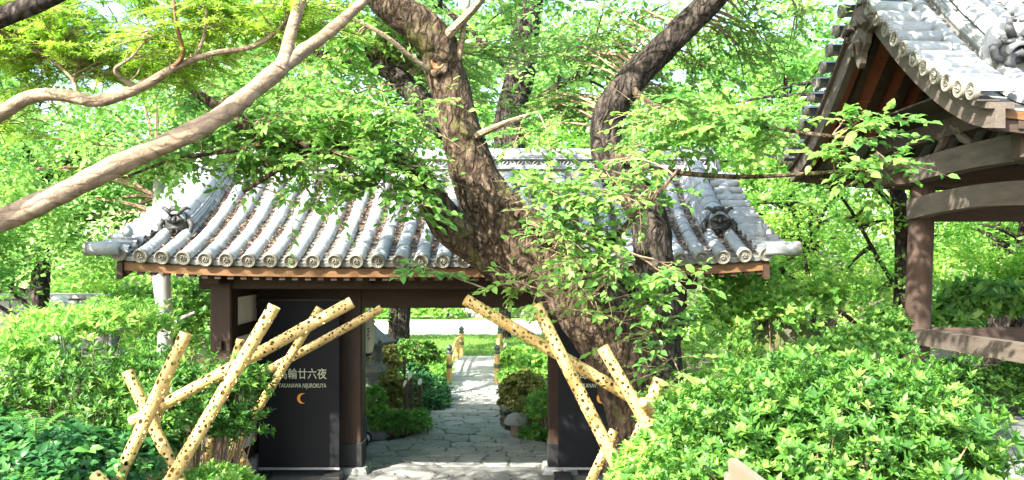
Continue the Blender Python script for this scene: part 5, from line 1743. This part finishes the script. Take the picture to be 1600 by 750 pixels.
for a in ((643, 582, 650, 15.2, 8, 'tallest dark bamboo stake in the path shrub'), (635, 594, 650, 15.0, 6, 'slimmest bamboo stake in the path shrub, nearest the stone lantern'), (654, 592, 690, 15.4, 7, 'dark bamboo stake in the path shrub, nearest the path'),
          (812, 584, 620, 17.0, 7, 'dark bamboo stake in the yellow green clipped mound'), (803, 588, 610, 17.9, 6, 'thin dark bamboo stake between clipped mound and near bridge post'), (790, 536, 565, 24.5, 5, 'far dark bamboo stake on the garden lamp side of the bridge'),
          (712, 534, 560, 25.5, 4, 'far dark bamboo stake on the stone lantern side of the bridge'), (771, 628, 645, 18.4, 6, 'short bamboo stake at the path edge before the bridge')):
    stake(*a)
# thin wooden marker
p = P(632, 562, 15.8)
w_ = thing('wooden_marker', (p.x, 15.8, 0), 'thin wooden marker post rising above the path shrub', 'post')
MB().bbox((p.x, 15.8, p.z / 2), (.035, .03, p.z), .004).build('shaft', PALEWOOD, w_)
MB().bbox((p.x, 15.8, p.z - .10), (.06, .045, .34), .006).build('head', PALEWOOD, w_)

# stone lantern
p = P(578, 600, 15.6)
sl = thing('stone_lantern', (p.x, 15.6, 0), 'weathered grey stone lantern behind the opening post', 'stone lantern')
MB().lathe([(.36, -.05), (.36, .12), (.28, .2)], (p.x, 15.6, 0), 8).build('base', STONE, sl)
MB().lathe([(.17, .2), (.14, .45), (.17, .5), (.14, .56), (.17, .95)], (p.x, 15.6, 0), 12).build('shaft', STONE, sl)
MB().lathe([(.2, .95), (.32, 1.05), (.32, 1.14)], (p.x, 15.6, 0), 6).build('platform', STONE, sl)
fb = MB()
for k in range(6):
    an = math.pi / 3 * k
    fb.box((p.x + math.cos(an) * .19, 15.6 + math.sin(an) * .19, 1.34), (.07, .07, .40))
fb.lathe([(.25, 1.14), (.25, 1.20)], (p.x, 15.6, 0), 6); fb.lathe([(.25, 1.48), (.25, 1.55)], (p.x, 15.6, 0), 6)
fb.build('fire_box', STONE, sl)
rf = MB().lathe([(.40, 1.55), (.44, 1.60), (.30, 1.72), (.16, 1.84), (.09, 1.92)], (p.x, 15.6, 0), 6)
for k in range(6):
    an = math.pi / 3 * k
    c, s = math.cos(an), math.sin(an)
    rf.tube([(p.x + c * .40, 15.6 + s * .40, 1.60), (p.x + c * .50, 15.6 + s * .50, 1.60), (p.x + c * .53, 15.6 + s * .53, 1.66), (p.x + c * .49, 15.6 + s * .49, 1.69)], [.05, .04, .035, .02], 6)
rf.build('cap', STONE, sl)
MB().lathe([(.07, 1.92), (.11, 1.97), (.06, 2.02), (.085, 2.09), (.07, 2.16), (.005, 2.24)], (p.x, 15.6, 0), 10).build('finial', STONE, sl, True)
# rocks by the lantern
for i, (px, py, d, r) in enumerate(((588, 690, 14.7, .16), (600, 672, 14.9, .13))):
    c = P(px, py, d)
    boulder((c.x, c.y, .06), (r, r * .8, r * .9), ('grey rock at the foot of the stone lantern', 'small grey rock under the path shrub')[i], STONE, 'rock', i + 5)

# hanging paper lantern at the back of the left post
p = P(573, 522, 13.1)
pl = thing('paper_lantern', (p.x, 13.1, p.z - .33), 'pale paper lantern hanging at the back of the opening post', 'lantern')
MB().lathe([(.06, -.30)] + [(.125 * math.sin(math.radians(50 + 80 * k / 16)) * (1 + (.025 if k % 2 else 0)), -.28 + .56 * k / 16) for k in range(17)] + [(.06, .30)], p, 16).build('shade', PAPER, pl, True)
MB().lathe([(.07, .30), (.07, .34)], p, 14).build('top_ring', BLACK, pl)
MB().lathe([(.07, -.34), (.07, -.30)], p, 14).build('bottom_ring', BLACK, pl)
MB().tube([(p.x, p.y, p.z + .33), (p.x, p.y, 2.46)], .006, 6).build('cord', BLACK, pl)
mk = MB()
for k, (dx, dz) in enumerate(((.0, .10), (.01, .05), (-.005, 0), (.008, -.05))):
    mk.box((p.x + dx + .045, p.y - .118, p.z + dz), (.04, .006, .010)); mk.box((p.x + dx + .045, p.y - .1185, p.z + dz - .012), (.010, .006, .03))
mk.build('ink_marks', BLACK, pl)

# little blue cart
p = P(566, 690, 14.0)
ct = thing('hand_cart', (p.x, 14.0, 0), 'small blue cart with white wheels behind the opening post', 'cart')
MB().bbox((p.x - .14, 14.0, .30), (.40, .30, .36), .03).build('body', BLUE, ct)
for q in (-1, 1):
    c = (p.x + .03, 14.0 + q * .17, .105)
    MB().lathe([(.105, -.02), (.11, 0), (.105, .02)], c, 18, 'Y').build('tyre', BLACK, ct, True)
    MB().lathe([(.075, -.026), (.06, -.03), (.001, -.028)], c, 18, 'Y', False).build('hub', WHITE, ct, True)
MB().tube([(p.x - .32, 14.0, .42), (p.x - .5, 14.0, .75), (p.x - .62, 14.0, .78)], .012, 6).build('handle', BLACK, ct)

# garden lamp at the right edge of the path
p = P(806, 700, 14.6)
gl = thing('garden_lamp', (p.x, 14.6, 0), 'squat grey domed garden lamp at the path edge', 'lamp')
MB().lathe([(.085, -.05), (.085, .26)], (p.x, 14.6, 0), 14).build('stem', PALEWOOD, gl, True)
MB().lathe([(.19, .25), (.21, .28), (.20, .34), (.15, .40), (.07, .44), (.01, .45)], (p.x, 14.6, 0), 16).build('dome', STONE, gl, True)
p = P(793, 690, 15.2)
gl = thing('garden_lamp', (p.x, 15.2, 0), 'small dark garden lamp just behind the domed one', 'lamp')
MB().lathe([(.05, -.05), (.05, .30)], (p.x, 15.2, 0), 12).build('stem', BLACK, gl, True)
MB().lathe([(.085, .30), (.085, .36), (.03, .40), (.005, .41)], (p.x, 15.2, 0), 12).build('dome', BLACK, gl, True)

# pebble wall at the far side of the lawn
pw = thing('pebble_wall', (-1.6, 43.4, 0), 'low wall of pale rounded stones at the far edge of the lawn', 'wall')
MB().box((-1.0, 43.6, .25), (5.6, .3, .6)).build('core', STONE, pw)
PEB = MB().lathe([(.02, -.05), (.12, -.03), (.15, .02), (.12, .07), (.03, .09)], (0, 0, 0), 7, 'Y').mesh('wall_stone', SAND, True)
PEB2 = MB().lathe([(.02, -.05), (.12, -.03), (.15, .02), (.12, .07), (.03, .09)], (0, 0, 0), 7, 'Y').mesh('wall_stone', STONE, True)
for k in range(80):
    x = -3.75 + (k % 20) * .28 + (.14 if (k // 20) % 2 else 0); z = .05 + (k // 20) * .17
    link_mesh('wall_stone', R.choice([PEB, PEB, PEB2]), pw, Matrix.Translation((x, 43.42, z)) @ Matrix.Rotation(R.uniform(0, 3), 4, 'Y') @ Matrix.Diagonal((1, 1, .7, 1)))

# walls glimpsed through the trees
def block_wall(x0, x1, y, z0, h, label, mat):
    w = thing('stone_wall', ((x0 + x1) / 2, y, z0), label, 'wall')
    n = int((x1 - x0) / .55); rows = max(1, int(h / .28))
    for r_ in range(rows):
        for k in range(n):
            x = x0 + (k + .5 + .25 * (r_ % 2)) * (x1 - x0) / n
            MB().bbox((x + R.uniform(-.01, .01), y + R.uniform(-.015, .015), z0 + (r_ + .5) * h / rows), ((x1 - x0) / n - .015, .35, h / rows - .012), .02).build('wall_stone', mat, w)
    MB().bbox(((x0 + x1) / 2, y, z0 + h + .06), (x1 - x0 + .1, .42, .1), .02).build('coping', mat, w)
block_wall(-11.2, -7.4, 15.6, height(-9, 15.6), 1.55, 'grey stone garden wall glimpsed beyond the arching lime bush', STONE)
block_wall(5.2, 8.2, 20.5, height(6.5, 20.5) + .2, 2.6, 'pale stone retaining wall glimpsed between gate roof and pavilion', STONE)
p = P(92, 470, 14.6)
wp = thing('white_post', (p.x, 14.6, height(p.x, 14.6)), 'short white post in front of the stone garden wall', 'post')
MB().bbox((p.x, 14.6, height(p.x, 14.6) + .75), (.2, .2, 1.6), .02).build('shaft', WHITE, wp)
MB().box((p.x, 14.6, height(p.x, 14.6) + 1.6), (.26, .26, .1), None, .5).build('cap', WHITE, wp)

# pale rail end in the foreground
rl = thing('pale_rail', tuple(P(1160, 780, 3.4)), 'pale wooden rail end poking out of the azalea at the bottom edge', 'rail')
a, b = P(1138, 716, 3.6), P(1215, 775, 3.0)
MB().strip([a, b], [a + Vector((0, 0, -.09)), b + Vector((0, 0, -.09))], (.035, .01, 0)).build('board', PALEWOOD, rl)
c = P(1143, 740, 3.55)
MB().bbox((c.x + .01, c.y + .05, (c.z + 1.0) / 2), (.05, .05, c.z - 1.0 - .02), .006).build('support', PALEWOOD, rl)
